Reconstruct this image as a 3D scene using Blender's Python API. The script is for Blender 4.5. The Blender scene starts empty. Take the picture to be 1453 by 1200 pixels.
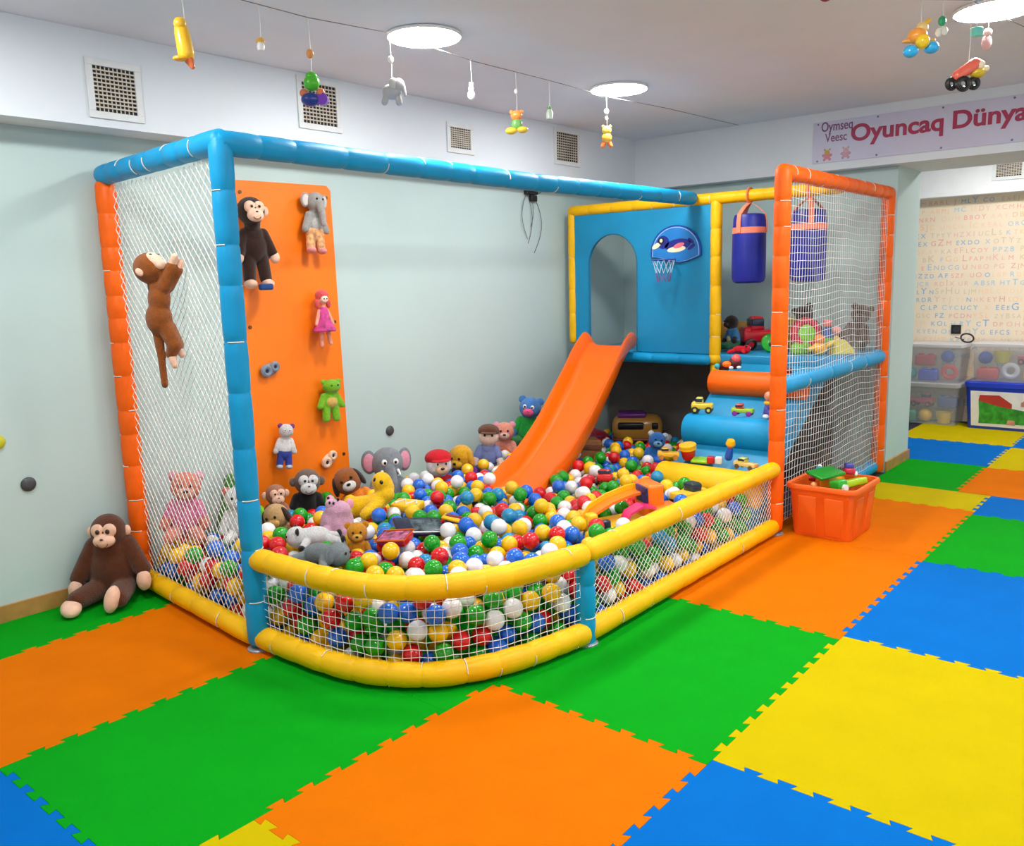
import bpy, bmesh, math, random
from mathutils import Vector, Matrix, Euler
from math import sin, cos, pi, radians as rad, sqrt

random.seed(7)
sc = bpy.context.scene
COL = sc.collection

# ---------------------------------------------------------------- materials
def lin(c):
    c /= 255.0
    return c / 12.92 if c <= 0.04045 else ((c + 0.055) / 1.055) ** 2.4

_M = {}
def M(rgb, rough=.5, var=.06, scale=9., bump=0., bscale=160., sheen=0., coat=0., emit=0., trans=0., alpha=1., metal=0., spec=.5):
    """procedural principled material: base colour broken up by noise, optional noise bump"""
    key = (rgb, rough, var, scale, bump, bscale, sheen, coat, emit, trans, alpha, metal, spec)
    if key in _M: return _M[key]
    m = bpy.data.materials.new('mat_%d_%d_%d' % rgb); m.use_nodes = True
    nt = m.node_tree; N = nt.nodes; L = nt.links
    b = N['Principled BSDF']
    c = [lin(v) for v in rgb]
    tc = N.new('ShaderNodeTexCoord')
    nz = N.new('ShaderNodeTexNoise'); nz.inputs['Scale'].default_value = scale; nz.inputs['Detail'].default_value = 3
    L.new(tc.outputs['Object'], nz.inputs['Vector'])
    cr = N.new('ShaderNodeValToRGB')
    cr.color_ramp.elements[0].position = .3; cr.color_ramp.elements[1].position = .7
    cr.color_ramp.elements[0].color = [max(0, v * (1 - var)) for v in c] + [1]
    cr.color_ramp.elements[1].color = [min(1, v * (1 + var)) for v in c] + [1]
    L.new(nz.outputs['Fac'], cr.inputs['Fac'])
    L.new(cr.outputs['Color'], b.inputs['Base Color'])
    b.inputs['Roughness'].default_value = rough
    b.inputs['Metallic'].default_value = metal
    b.inputs['Specular IOR Level'].default_value = spec
    if sheen: b.inputs['Sheen Weight'].default_value = sheen
    if coat: b.inputs['Coat Weight'].default_value = coat
    if trans: b.inputs['Transmission Weight'].default_value = trans
    if alpha < 1: b.inputs['Alpha'].default_value = alpha
    if emit:
        b.inputs['Emission Color'].default_value = c + [1]; b.inputs['Emission Strength'].default_value = emit
    if bump:
        n2 = N.new('ShaderNodeTexNoise'); n2.inputs['Scale'].default_value = bscale; n2.inputs['Detail'].default_value = 4
        L.new(tc.outputs['Object'], n2.inputs['Vector'])
        bp = N.new('ShaderNodeBump'); bp.inputs['Strength'].default_value = bump; bp.inputs['Distance'].default_value = .01
        L.new(n2.outputs['Fac'], bp.inputs['Height']); L.new(bp.outputs['Normal'], b.inputs['Normal'])
    _M[key] = m
    return m

def fur(r, g, b): return M((r, g, b), .95, .16, 30, .7, 170, .25, spec=.15)
def cloth(r, g, b): return M((r, g, b), .85, .1, 25, .35, 220, .1, spec=.2)
def plas(r, g, b): return M((r, g, b), .3, .04, 6, 0, coat=.15)
def vinyl(r, g, b): return M((r, g, b), .48, .06, 7, .12, 60, spec=.3)

# ---------------------------------------------------------------- mesh builder
def _ico(n):
    bm = bmesh.new(); bmesh.ops.create_icosphere(bm, subdivisions=n, radius=1)
    v = [p.co.copy() for p in bm.verts]; f = [[q.index for q in p.verts] for p in bm.faces]; bm.free()
    return v, f
ICO = {1: _ico(1), 2: _ico(2), 3: _ico(3), 4: _ico(4)}

class MB:
    def __init__(s): s.v = []; s.f = []; s.m = []; s.cur = 0
    def add(s, vs, fs):
        b = len(s.v); s.v += [Vector(p) for p in vs]
        for f in fs: s.f.append([b + i for i in f]); s.m.append(s.cur)
        return s
    def ell(s, c, r, rot=(0, 0, 0), n=3):
        R = Euler(rot).to_matrix(); c = Vector(c)
        if not hasattr(r, '__len__'): r = (r, r, r)
        return s.add([c + R @ Vector((p.x * r[0], p.y * r[1], p.z * r[2])) for p in ICO[n][0]], ICO[n][1])
    def box(s, c, d, rot=(0, 0, 0)):
        R = Euler(rot).to_matrix(); c = Vector(c); x, y, z = d[0] / 2, d[1] / 2, d[2] / 2
        P = [(-x, -y, -z), (x, -y, -z), (x, y, -z), (-x, y, -z), (-x, -y, z), (x, -y, z), (x, y, z), (-x, y, z)]
        return s.add([c + R @ Vector(p) for p in P], [(3, 2, 1, 0), (4, 5, 6, 7), (0, 1, 5, 4), (1, 2, 6, 5), (2, 3, 7, 6), (3, 0, 4, 7)])
    def rbox(s, c, d, r=.01, rot=(0, 0, 0), seg=3, taper=1.):
        bm = bmesh.new(); bmesh.ops.create_cube(bm, size=1)
        for v in bm.verts:
            k = taper if v.co.z > 0 else 1.
            v.co = Vector((v.co.x * d[0] * k, v.co.y * d[1] * k, v.co.z * d[2]))
        bmesh.ops.bevel(bm, geom=bm.edges[:], offset=min(r, min(d) * .49), segments=seg, affect='EDGES', profile=.5)
        bm.verts.index_update()
        R = Euler(rot).to_matrix(); c = Vector(c)
        s.add([c + R @ v.co for v in bm.verts], [[q.index for q in f.verts] for f in bm.faces]); bm.free()
        return s
    def rings(s, rs, cap=True, closed=False):
        """rs: list of equal-length point rings"""
        n = len(rs[0]); vs = [p for r in rs for p in r]; fs = []
        K = len(rs)
        for k in range(K if closed else K - 1):
            a, b = k * n, ((k + 1) % K) * n
            for i in range(n): j = (i + 1) % n; fs.append((a + i, a + j, b + j, b + i))
        if cap and not closed: fs.append(tuple(range(n))[::-1]); fs.append(tuple((K - 1) * n + i for i in range(n)))
        return s.add(vs, fs)
    def tube(s, path, r, n=12, cap=True, closed=False):
        P = [Vector(p) for p in path]; K = len(P); rs = []; prev = None
        for k in range(K):
            if closed: t = P[(k + 1) % K] - P[k - 1]
            else: t = P[min(k + 1, K - 1)] - P[max(k - 1, 0)]
            if t.length < 1e-9: t = Vector((0, 0, 1))
            t.normalize()
            if prev is None:
                a = Vector((0, 0, 1)) if abs(t.z) < .9 else Vector((1, 0, 0))
                x = t.cross(a).normalized()
            else:
                x = (prev - t * prev.dot(t)).normalized()
            prev = x; y = t.cross(x)
            rr = r[k] if hasattr(r, '__len__') else r
            rs.append([P[k] + x * (rr * cos(2 * pi * i / n)) + y * (rr * sin(2 * pi * i / n)) for i in range(n)])
        return s.rings(rs, cap, closed)
    def cap_(s, p0, p1, r0, r1=None, n=14):
        """tapered capsule"""
        r1 = r0 if r1 is None else r1
        p0 = Vector(p0); p1 = Vector(p1); d = (p1 - p0); L = d.length; d = d / L if L else Vector((0, 0, 1))
        pts = []; rr = []
        for a in (88, 60, 30): pts.append(p0 - d * r0 * sin(rad(a))); rr.append(r0 * cos(rad(a)))
        pts.append(p0); rr.append(r0); pts.append(p1); rr.append(r1)
        for a in (30, 60, 88): pts.append(p1 + d * r1 * sin(rad(a))); rr.append(r1 * cos(rad(a)))
        return s.tube(pts, rr, n)
    def lathe(s, prof, c=(0, 0, 0), n=24, rot=(0, 0, 0)):
        """prof: list of (radius, z)"""
        R = Euler(rot).to_matrix(); c = Vector(c)
        return s.rings([[c + R @ Vector((max(r, 1e-4) * cos(2 * pi * i / n), max(r, 1e-4) * sin(2 * pi * i / n), z)) for i in range(n)] for r, z in prof])
    def cyl(s, c, r, h, rot=(0, 0, 0), n=24, bev=.0):
        b = min(bev, h * .4, r * .4)
        pr = [(r, -h / 2), (r, h / 2)] if not b else [(r - b, -h / 2), (r - b * .3, -h / 2 + b * .3), (r, -h / 2 + b), (r, h / 2 - b), (r - b * .3, h / 2 - b * .3), (r - b, h / 2)]
        return s.lathe(pr, c, n, rot)
    def torus(s, c, R, r, rot=(0, 0, 0), n=28, k=8, arc=(0, 2 * pi), sx=1., sy=1.):
        E_ = Euler(rot).to_matrix(); c = Vector(c); full = abs(arc[1] - arc[0] - 2 * pi) < 1e-6
        pts = [c + E_ @ Vector((R * sx * cos(arc[0] + (arc[1] - arc[0]) * i / (n if full else n - 1)), R * sy * sin(arc[0] + (arc[1] - arc[0]) * i / (n if full else n - 1)), 0)) for i in range(n)]
        return s.tube(pts, r, k, cap=not full, closed=full)
    def prism(s, out, z0, z1, f=None):
        """extrude a 2-d outline; f maps (x, y, z) into 3-d"""
        f = f or (lambda x, y, z: (x, y, z)); n = len(out)
        vs = [f(x, y, z0) for x, y in out] + [f(x, y, z1) for x, y in out]
        fs = [tuple(range(n))[::-1], tuple(range(n, 2 * n))] + [(i, (i + 1) % n, n + (i + 1) % n, n + i) for i in range(n)]
        return s.add(vs, fs)
    def build(s, name, mats, parent=None, smooth=True, world=True, remesh=0, ang=40, bev=0, loc=None):
        me = bpy.data.meshes.new(name)
        off = Vector(parent_loc(parent)) if (parent and world) else Vector((0, 0, 0))
        if loc: off = Vector(loc)
        me.from_pydata([v - off for v in s.v], [], s.f)
        if not isinstance(mats, (list, tuple)): mats = [mats]
        for m in mats: me.materials.append(m)
        me.polygons.foreach_set('material_index', s.m)
        o = bpy.data.objects.new(name, me); COL.objects.link(o)
        if loc: o.location = loc
        if parent: o.parent = parent
        bm = bmesh.new(); bm.from_mesh(me); bmesh.ops.recalc_face_normals(bm, faces=bm.faces); bm.to_mesh(me); bm.free()
        if smooth:
            me.polygons.foreach_set('use_smooth', [True] * len(me.polygons))
            if not remesh:
                try: me.set_sharp_from_angle(angle=rad(ang))
                except Exception: pass
        if remesh:
            md = o.modifiers.new('remesh', 'REMESH'); md.mode = 'VOXEL'; md.voxel_size = remesh; md.use_smooth_shade = True
            md = o.modifiers.new('smooth', 'SMOOTH'); md.factor = .5; md.iterations = 4
        if bev:
            md = o.modifiers.new('bevel', 'BEVEL'); md.width = bev; md.segments = 2; md.limit_method = 'ANGLE'
        return o

def parent_loc(p):
    l = Vector((0, 0, 0))
    while p is not None: l = l + p.location; p = p.parent
    return l

def tag(o, label, cat, group=None, kind=None):
    o['label'] = label
    if cat: o['category'] = cat
    if group: o['group'] = group
    if kind: o['kind'] = kind
    return o
def thing(name, label, cat, loc=(0, 0, 0), rot=(0, 0, 0), group=None, s=1.):
    o = bpy.data.objects.new(name, None); COL.objects.link(o); o.empty_display_size = .1
    o.location = loc; o.rotation_euler = rot; o.scale = s if hasattr(s, '__len__') else (s, s, s)
    return tag(o, label, cat, group)
def struct(o): o['kind'] = 'structure'; return o
def part(o, label): o['label'] = label; return o

# ---------------------------------------------------------------- glyph library (text turned into meshes once)
GL = {}
def glyphs(jobs):
    obs = {}
    for key, (txt, size, offset, space) in jobs.items():
        cu = bpy.data.curves.new('t', 'FONT'); cu.body = txt; cu.size = size; cu.offset = offset; cu.space_character = space
        cu.extrude = .0012; cu.align_x = 'LEFT'
        o = bpy.data.objects.new('t', cu); COL.objects.link(o); obs[key] = o
    dg = bpy.context.evaluated_depsgraph_get(); dg.update()
    for key, o in obs.items():
        me = o.evaluated_get(dg).to_mesh()
        GL[key] = ([v.co.copy() for v in me.vertices], [list(p.vertices) for p in me.polygons])
        o.evaluated_get(dg).to_mesh_clear()
    for o in obs.values():
        cu = o.data; bpy.data.objects.remove(o); bpy.data.curves.remove(cu)
LET = 'ABCDEFGHIJKLMNOPRSTUXYZ'
jobs = {c: (c, .115, .0, 1.) for c in LET}
jobs['big1'] = ('Oyuncaq', .176, .005, 1.0); jobs['big2'] = ('Dünya', .176, .005, 1.0)
jobs['s1'] = ('Oymseq', .105, .001, 1.0)
jobs['s2'] = ('Veesc', .095, .001, 1.0)
glyphs(jobs)

# ---------------------------------------------------------------- colours
ORANGE = (244, 100, 0); YEL = (240, 184, 0); BLUE = (8, 148, 202)
mORG = vinyl(*ORANGE); mYEL = vinyl(*YEL); mBLU = vinyl(*BLUE); mTIE = M((225, 222, 205), .6)
mPANEL = M((2, 136, 184), .5, .06, 4, .08, 40)
mNET2 = M((226, 224, 218), .7, .03); mNET = M((238, 238, 232), .7, .03)
mBLK = M((22, 22, 24), .5); mWHITE = M((238, 238, 236), .5)
eyeB = M((12, 10, 10), .15); eyeW = M((240, 240, 238), .3)

# ================================================================ ROOM
H = 2.955; HB = 2.49; YA = 3.26; YW = 3.48; XB = 7.22; XW = 7.36; YP = .90; XW2 = 8.0; XN = 10.42
mWALL = M((184, 206, 204), .75, .025, 1.5, .03, 90)
mBULK = M((222, 230, 236), .75, .02, 2, .02, 90)
mCEIL = M((234, 240, 250), .85, .02, 2, .02, 90)
mWOOD = M((176, 128, 66), .5, .15, 14)
def slab(name, x0, x1, y0, y1, z0, z1, m):
    o = MB().box(((x0 + x1) / 2, (y0 + y1) / 2, (z0 + z1) / 2), (x1 - x0, y1 - y0, z1 - z0)).build(name, m, smooth=False); return struct(o)
slab('floor', -2.2, XN + .1, -4.2, YW + .1, -.06, -.0125, M((38, 38, 52), .8))
slab('ceiling', -2.2, XN + .1, -4.2, YW + .1, H, H + .08, mCEIL)
slab('wall_left', -2.2, XN + .1, YW, YW + .1, -.06, H, mWALL)
slab('trim_1', -2.2, XB + .001, YA, YW - .001, HB, H - .001, mBULK)
slab('wall_end', XW, XW2, YP, YW - .001, -.012, HB - .001, mWALL)
slab('trim_2', XB, XW2, -4.2, YW - .002, HB, H - .001, mBULK)
slab('baseboard_left', -2.2, 2.02, YW - .018, YW - .0005, 0, .085, mWOOD)
slab('baseboard_end', XW - .012, XW2 + .012, YP - .016, YP - .0005, .0005, .085, mWOOD)
# next room
mNB = M((240, 242, 244), .7, .02)
slab('trim_3', XN - .2, XN - .001, -4.2, YW - .002, 2.44, H - .001, mNB)
wp = slab('wall_back', XN, XN + .1, -4.2, YW, -.06, H, M((244, 226, 200), .8, .03, 3))
# letters printed on the wallpaper (pattern of the paper)
pastel = [(240, 176, 164), (248, 206, 166), (172, 204, 220), (240, 192, 180), (140, 182, 214), (246, 212, 180), (222, 204, 170)]
for ci, pc in enumerate(pastel):
    wb = MB(); rnd = random.Random(31)
    for row in range(27):
        z = .08 + row * .088; y = 1.62 - rnd.random() * .05
        while y > -.35:
            run = rnd.randint(1, 4); cc = rnd.randrange(len(pastel))
            for _ in range(run):
                ch = rnd.choice(LET); big = rnd.random() < .12; gv, gf = GL[ch]; k = (.85 if big else .6) * (.9 + .2 * rnd.random())
                if cc == ci: wb.add([(XN - .0012 - p.z * .2, y - p.x * k, z + p.y * k) for p in gv], gf)
                y -= (max(p.x for p in gv) + .018) * k * 1.1
            y -= rnd.random() * .05
    if wb.v: wb.build('printed_letters', M(pc, .8, .02), wp, smooth=False)

# camera -----------------------------------------------------------
cam = bpy.data.cameras.new('camera'); co = bpy.data.objects.new('camera', cam); COL.objects.link(co)
fwd = Vector((0.75304462, 0.63744462, -0.16305877)); rt = Vector((0.64254408, -0.76579715, -0.02630284)); up = Vector((0.14163655, 0.08496523, 0.98626568))
co.matrix_world = Matrix(((rt.x, up.x, -fwd.x, 0), (rt.y, up.y, -fwd.y, -1.22892), (rt.z, up.z, -fwd.z, 1.65376), (0, 0, 0, 1)))
cam.sensor_fit = 'HORIZONTAL'; cam.sensor_width = 36; cam.lens = 36 * 1206.91 / 1453; cam.clip_start = .02
sc.camera = co

# lights: the round ceiling lamps ----------------------------------
mLED = M((255, 253, 250), .4, 0, emit=100.); mFR = M((240, 240, 240), .4)
def lamp(x, y, label):  # ring and disc drawn wider to stand in for the lamp's glare
    t = thing('ceiling_light', label, 'light', (x, y, H - .002), group='round ceiling lamps')
    MB().lathe([(.19, 0), (.2, -.002), (.202, -.01), (.196, -.016), (.19, -.016)], (x, y, H - .002), 40).build('frame', mFR, t)
    MB().lathe([(.001, -.012), (.189, -.012), (.189, -.018), (.14, -.022), (.001, -.023)], (x, y, H - .002), 40).build('diffuser', mLED, t)
lamp(3.37, 2.16, 'bright round white ceiling lamp above the front left of the ball pit, largest in view')
lamp(5.20, 2.13, 'bright round white ceiling lamp nearer the end wall, above the middle of the ball pit')
lamp(5.09, -.19, 'bright round white ceiling lamp cut by the top right corner, above the open floor')
lamp(1.5, -.19, 'round white ceiling lamp over the open floor'); lamp(3.3, -.19, 'round white ceiling lamp over the coloured mats')
lamp(3.3, -2.6, 'round white ceiling lamp far from the pit'); lamp(5.1, -2.6, 'round white ceiling lamp near the far opening'); lamp(1.2, 2.2, 'round white ceiling lamp left of the ball pit')
lamp(9.1, .55, 'round white ceiling lamp in the next room'); lamp(9.1, -1.4, 'added unseen round ceiling lamp brightening the next room, farther from the pit')  # second one is added out of view to brighten the next room
w = bpy.data.worlds.new('world'); sc.world = w; w.use_nodes = True
w.node_tree.nodes['Background'].inputs[0].default_value = (.93, .96, 1, 1); w.node_tree.nodes['Background'].inputs[1].default_value = .8

# vents -------------------------------------------------------------
def vent(x0, x1, z0, z1, yface, label, axis='y', n=11):
    t = thing('air_vent', label, 'vent', ((x0 + x1) / 2, yface, z0) if axis == 'y' else (yface, (x0 + x1) / 2, z0), group='air vents')
    P = (lambda a, d, z: (a, yface - d, z)) if axis == 'y' else (lambda a, d, z: (yface - d, a, z))
    fr = MB(); wd = .035
    def bx(m, a0, a1, d0, d1, c0, c1):
        vs = [P(a, d, z) for d in (d0, d1) for a, z in ((a0, c0), (a1, c0), (a1, c1), (a0, c1))]
        m.add(vs, [(0, 1, 2, 3), (7, 6, 5, 4), (0, 4, 5, 1), (1, 5, 6, 2), (2, 6, 7, 3), (3, 7, 4, 0)])
    bx(fr, x0, x1, .001, .012, z0, z0 + wd); bx(fr, x0, x1, .001, .012, z1 - wd, z1); bx(fr, x0, x0 + wd, .001, .012, z0 + wd, z1 - wd); bx(fr, x1 - wd, x1, .001, .012, z0 + wd, z1 - wd)
    fr.build('frame', M((222, 226, 226), .5), t, smooth=False, bev=.002)
    bk = MB(); bx(bk, x0 + wd, x1 - wd, .0008, .002, z0 + wd, z1 - wd); bk.build('backing', M((34, 33, 34), .8), t, smooth=False)
    gr = MB()
    for i in range(1, n):
        z = z0 + wd + (z1 - z0 - 2 * wd) * i / n; bx(gr, x0 + wd, x1 - wd, .006, .011, z - .0035, z + .0035)
    for i in range(1, n - 1):
        a = x0 + wd + (x1 - x0 - 2 * wd) * i / (n - 1); bx(gr, a - .0025, a + .0025, .003, .006, z0 + wd, z1 - wd)
    gr.build('grille', M((205, 196, 180), .45), t, smooth=False)
vent(2.075, 2.36, 2.53, 2.82, YA, 'white framed square air vent above the blue corner bar, first from the left')
vent(3.35, 3.68, 2.625, 2.935, YA, 'white framed air vent behind the hanging green and purple toy')
vent(4.65, 4.935, 2.605, 2.82, YA, 'small white framed air vent between two hanging toys, third from the left', n=10)
vent(5.94, 6.31, 2.63, 2.93, YA, 'white framed air vent nearest the corner of the end wall')
vent(.50, .80, 2.56, 2.80, XN - .2, 'air vent in the white bulkhead above the printed letter wall', 'x')

# sign ----------------------------------------------------------------
t = thing('wall_sign', 'long pale lilac banner sign reading Oyuncaq Dünya above the opening', 'sign', (XB - .003, .6, 2.55))
MB().box((XB - .006, .53, 2.715), (.008, 2.02, .325)).build('board', M((200, 200, 222), .45, .02), t, smooth=False)
def txt(key, y, z, m, nm='lettering', sx=1.):
    gv, gf = GL[key]
    return MB().add([(XB - .0112 - p.z, y - p.x * sx, z + p.y) for p in gv], gf).build(nm, m, t, smooth=False)
txt('big1', 1.235, 2.70, M((166, 40, 80), .5), sx=1.08); txt('big2', 1.235 - 1.08 * (max(p.x for p in GL['big1'][0]) + .05), 2.70, M((166, 40, 80), .5), sx=1.08)
txt('s1', 1.475, 2.80, M((120, 70, 110), .5), sx=.72); txt('s2', 1.44, 2.715, M((130, 80, 120), .5), sx=.78)
for yy, c1, c2 in ((1.42, (196, 160, 60), (206, 130, 140)), (1.27, (206, 160, 170), (190, 150, 165))):
    b = MB(); X = XB - .0108
    for dy, dz, r in ((0, .055, .022), (.02, .08, .009), (-.02, .08, .009)): b.ell((X, yy + dy, 2.575 + dz), (.0015, r, r), n=2)
    b.cur = 1
    for dy, dz, r in ((0, .015, .028), (.03, .02, .012), (-.03, .02, .012), (.022, -.012, .012), (-.022, -.012, .012)): b.ell((X, yy + dy, 2.59 + dz), (.0015, r, r), n=2)
    b.build('printed_bear', [M(c1, .5), M(c2, .5)], t)
for yy in (1.50, 1.03, .56, .09, -.38):
    for zz in (2.57, 2.86): MB().ell((XB - .011, yy, zz), (.004, .008, .008), n=2).build('screw', M((120, 125, 140), .3, metal=.6), t)
# junction box and cables on the left wall
t = thing('junction_box', 'small black junction box with loose cables high on the wall behind the blue bar', 'electrical box', (5.9, YW, 2.2))
MB().rbox((5.87, YW - .022, 2.425), (.15, .04, .07), .006).rbox((5.90, YW - .02, 2.36), (.08, .035, .05), .006).build('housing', mBLK, t)
cb = MB()
for k, (dx, zz, sw) in enumerate(((-.05, 1.98, .05), (.0, 2.12, .03), (.05, 1.90, .10), (-.06, 2.02, -.08))):
    cb.tube([(5.87 + dx * .8 + sw * sin(q * pi), YW - .01 - .012 * sin(q * 3), 2.40 + (zz - 2.40) * q) for q in [i / 12 for i in range(13)]],   .0028, 6)
cb.tube([(5.94 + .14 * q, YW - .008, 2.43 + .05 * q * q - .03 * sin(q * pi)) for q in [i / 8 for i in range(9)]], .0035, 6)
cb.build('cable', M((96, 102, 104), .5), t)
for (x, z, lab) in ((4.156, .594, 'small round dark wall fitting low on the wall beside the orange climbing board'), (1.665, .688, 'round dark wall fitting on the bare wall left of the sitting monkey')):
    o = MB().lathe([(.005, 0), (.036, 0), (.038, .006), (.03, .016), (.012, .02), (.001, .02)], (x, YW, z), 24, (rad(90), 0, 0)).build('wall_fitting', M((66, 68, 72), .5), loc=(x, YW, z)); tag(o, lab, 'fitting')
o = MB().lathe([(.005, 0), (.036, 0), (.038, .006), (.03, .016), (.012, .02), (.001, .02)], (1.545, YW, .928), 24, (rad(90), 0, 0)).build('wall_fitting', M((190, 190, 40), .5), loc=(1.545, YW, .928)); tag(o, 'yellow green round wall fitting cut by the left picture edge', 'fitting')
t = thing('wall_socket', 'black square wall socket on the printed letter wall', 'socket', (XN, 1.10, 1.01))
MB().rbox((XN - .008, 1.10, 1.01), (.014, .10, .10), .004).build('plate', mBLK, t); MB().cyl((XN - .0165, 1.10, 1.01), .032, .003, (0, rad(90), 0)).build('outlet', M((50, 50, 52), .3), t)

# ================================================================ FLOOR MATS
MATC = {'orange': M((208, 106, 0), .75, .035, 5, .12, 260, spec=.04), 'green': M((4, 147, 22), .75, .035, 5, .12, 260, spec=.04), 'yellow': M((188, 168, 0), .75, .03, 5, .12, 260, spec=.04), 'blue': M((0, 100, 182), .75, .035, 5, .12, 260, spec=.04)}
PITCH = .118; AMP = .026
def edge(lo, hi, c, teeth, skip=()):
    """points along one side: (along, across)"""
    pts = [(lo, c)]
    if teeth:
        k = math.ceil((lo + .05) / PITCH)
        while k * PITCH < hi - .05:
            q = k * PITCH
            if all(abs(q - s) > .05 for s in skip):
                h = AMP / 2
                pts += [(q - .021, c - h), (q - .034, c + h), (q + .034, c + h), (q + .021, c - h)]
            k += 1
        if len(pts) > 1:
            pts[0] = (lo, c - AMP / 2)
            pts.append((hi, c - AMP / 2))
        else: pts.append((hi, c))
    else: pts.append((hi, c))
    return pts
ROWS = {'a': (3.0, 3.462), 'b': (2.0, 3.0), 'c': (1.015, 2.0), 'd': (.035, 1.015), 'e': (-.97, .035), 'f': (-1.97, -.97), 'D': (.265, .885), 'N': (.265, 1.28), 'E': (-.75, .265), 'G': (-1.765, -.75)}
MATS = [('a', .05, 1.25, 'green', 'green mat strip along the wall, cut by the left picture edge'), ('a', 1.25, 2.45, 'green', 'green mat strip along the wall under the sitting brown monkey'),
        ('b', -.35, .94, 'orange', 'orange mat beyond the left picture edge next to the green strip'), ('b', .94, 2.2, 'orange', 'orange mat between the green wall strip and the left side of the pit'),
        ('c', -.35, .94, 'blue', 'blue mat in the bottom left corner of the picture'), ('c', .94, 2.2, 'green', 'large green mat in front of the curved pit corner, second from the left corner'), ('c', 2.2, 3.5, 'green', 'green mat half hidden under the curved yellow pit rail'),
        ('d', .05, 1.335, 'yellow', 'yellow mat of which only a tip shows at the bottom picture edge'), ('d', 1.335, 2.48, 'orange', 'orange mat at the bottom centre in front of the curved rail'), ('d', 2.48, 3.775, 'green', 'large green mat beside the straight pit rail'),
        ('d', 3.775, 5.18, 'orange', 'orange mat in front of the step side rail and the orange bin'), ('d', 5.18, 6.43, 'orange', 'orange mat under and behind the orange toy bin'), ('d', 6.43, 6.96, 'yellow', 'narrow yellow mat by the foot of the end wall'),
        ('D', 6.96, 8.0, 'green', 'green mat alongside the wooden baseboard of the end wall'), ('N', 8.0, 9.05, 'blue', 'blue mat in the opening, second row from the storage boxes'), ('N', 9.05, 10.2, 'yellow', 'yellow mat at the foot of the storage boxes'),
        ('e', 1.2, 2.52, 'blue', 'blue mat at the bottom right next to the large yellow mat'), ('e', 2.52, 3.82, 'yellow', 'large yellow mat in the right foreground'), ('e', 3.82, 5.135, 'blue', 'large blue mat behind the yellow foreground mat'),
        ('e', 5.135, 6.35, 'green', 'green mat at the right edge behind the large blue mat'), ('e', 6.35, 6.95, 'blue', 'narrow blue mat at the right edge behind the green mat'),
        ('E', 6.95, 7.97, 'orange', 'salmon orange mat in the opening at the right edge'), ('E', 7.97, 9.0, 'yellow', 'yellow mat in the opening at the right edge, behind the orange one'), ('E', 9.0, 10.2, 'blue', 'blue mat at the right edge before the blue storage box'),
        ('f', 2.3, 3.55, 'blue', 'blue mat beyond the right picture edge'), ('f', 3.55, 4.8, 'green', 'green mat beyond the right picture edge'), ('f', 4.8, 6.05, 'orange', 'orange mat beyond the right picture edge'), ('f', 6.05, 6.95, 'yellow', 'yellow mat beyond the right picture edge'),
        ('G', 6.95, 7.97, 'blue', 'blue mat in the opening beyond the right picture edge'), ('G', 7.97, 9.0, 'green', 'green mat in the opening beyond the right picture edge'), ('G', 9.0, 10.2, 'orange', 'orange mat in the opening beyond the right picture edge')]
seams = {}
for r_, x0, x1, *_ in MATS:
    for y in ROWS[r_]: seams.setdefault(y, set()).update((x0, x1))
ext = {}
for r_, x0, x1, *_ in MATS:
    a, b = ext.get(r_, (9e9, -9e9)); ext[r_] = (min(a, x0), max(b, x1))
for r_, x0, x1, cname, lab in MATS:
    y0, y1 = ROWS[r_]
    sp = (y0, y1)
    def side(c): return edge(y0, y1, c, c not in (6.96, 6.95, 8.0) and y1 - y0 > .5 or c in (6.43,), sp)
    def run(c): return edge(x0, x1, c, c not in (3.462, .885, 1.28, -1.97, -1.765), seams[c])
    bot = [(a, b) for a, b in run(y0)]; top = [(a, b) for a, b in run(y1)]
    lef = [(b, a) for a, b in side(x0)]; rig = [(b, a) for a, b in side(x1)]
    cx0, cy0 = lef[0][0], bot[0][1]; cx1 = rig[0][0]; cy1 = top[0][1]
    poly = [(cx0, cy0)] + bot[1:-1] + [(cx1, cy0)] + rig[1:-1] + [(cx1, cy1)] + top[1:-1][::-1] + [(cx0, cy1)] + lef[1:-1][::-1]
    # hairline gap between neighbours
    n = len(poly); off = []
    for i in range(n):
        a, b, c = Vector(poly[i - 1]), Vector(poly[i]), Vector(poly[(i + 1) % n])
        n1 = Vector((-(b - a).y, (b - a).x)).normalized(); n2 = Vector((-(c - b).y, (c - b).x)).normalized()
        nn = n1 + n2; nn = nn / max(.6, nn.length * nn.length / 2) if nn.length > 1e-6 else n1
        off.append((b + nn * .0007)[:])
    o = MB().prism([(p[0] - x0, p[1] - y0) for p in off], -.0125, 0).build('foam_mat', MATC[cname], smooth=False); o.location = (x0, y0, 0)
    tag(o, lab, 'mat', 'interlocking foam floor mats')
# ================================================================ PLAY FRAME
frame = thing('play_frame', 'padded ball pit frame of blue, orange and yellow foam tubes with white nets', 'play frame', (2.085, 2.115, 0))
def resample(path, step):
    P = [Vector(p) for p in path]; d = [0]
    for a, b in zip(P, P[1:]): d.append(d[-1] + (b - a).length)
    def at(s):
        for i in range(1, len(d)):
            if s <= d[i] + 1e-9: return P[i - 1].lerp(P[i], (s - d[i - 1]) / max(1e-9, d[i] - d[i - 1]))
        return P[-1]
    return at, d[-1]
def spline(pts, n=8):
    P = [Vector(p) for p in pts]; out = []
    for i in range(len(P) - 1):
        a = P[i - 1] if i else P[0] * 2 - P[1]; b = P[i]; c = P[i + 1]; d = P[i + 2] if i + 2 < len(P) else P[-1] * 2 - P[-2]
        for k in range(n):
            t = k / n
            out.append(.5 * (2 * b + (c - a) * t + (2 * a - 5 * b + 4 * c - d) * t * t + (3 * b - a - 3 * c + d) * t ** 3))
    out.append(P[-1]); return out
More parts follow.
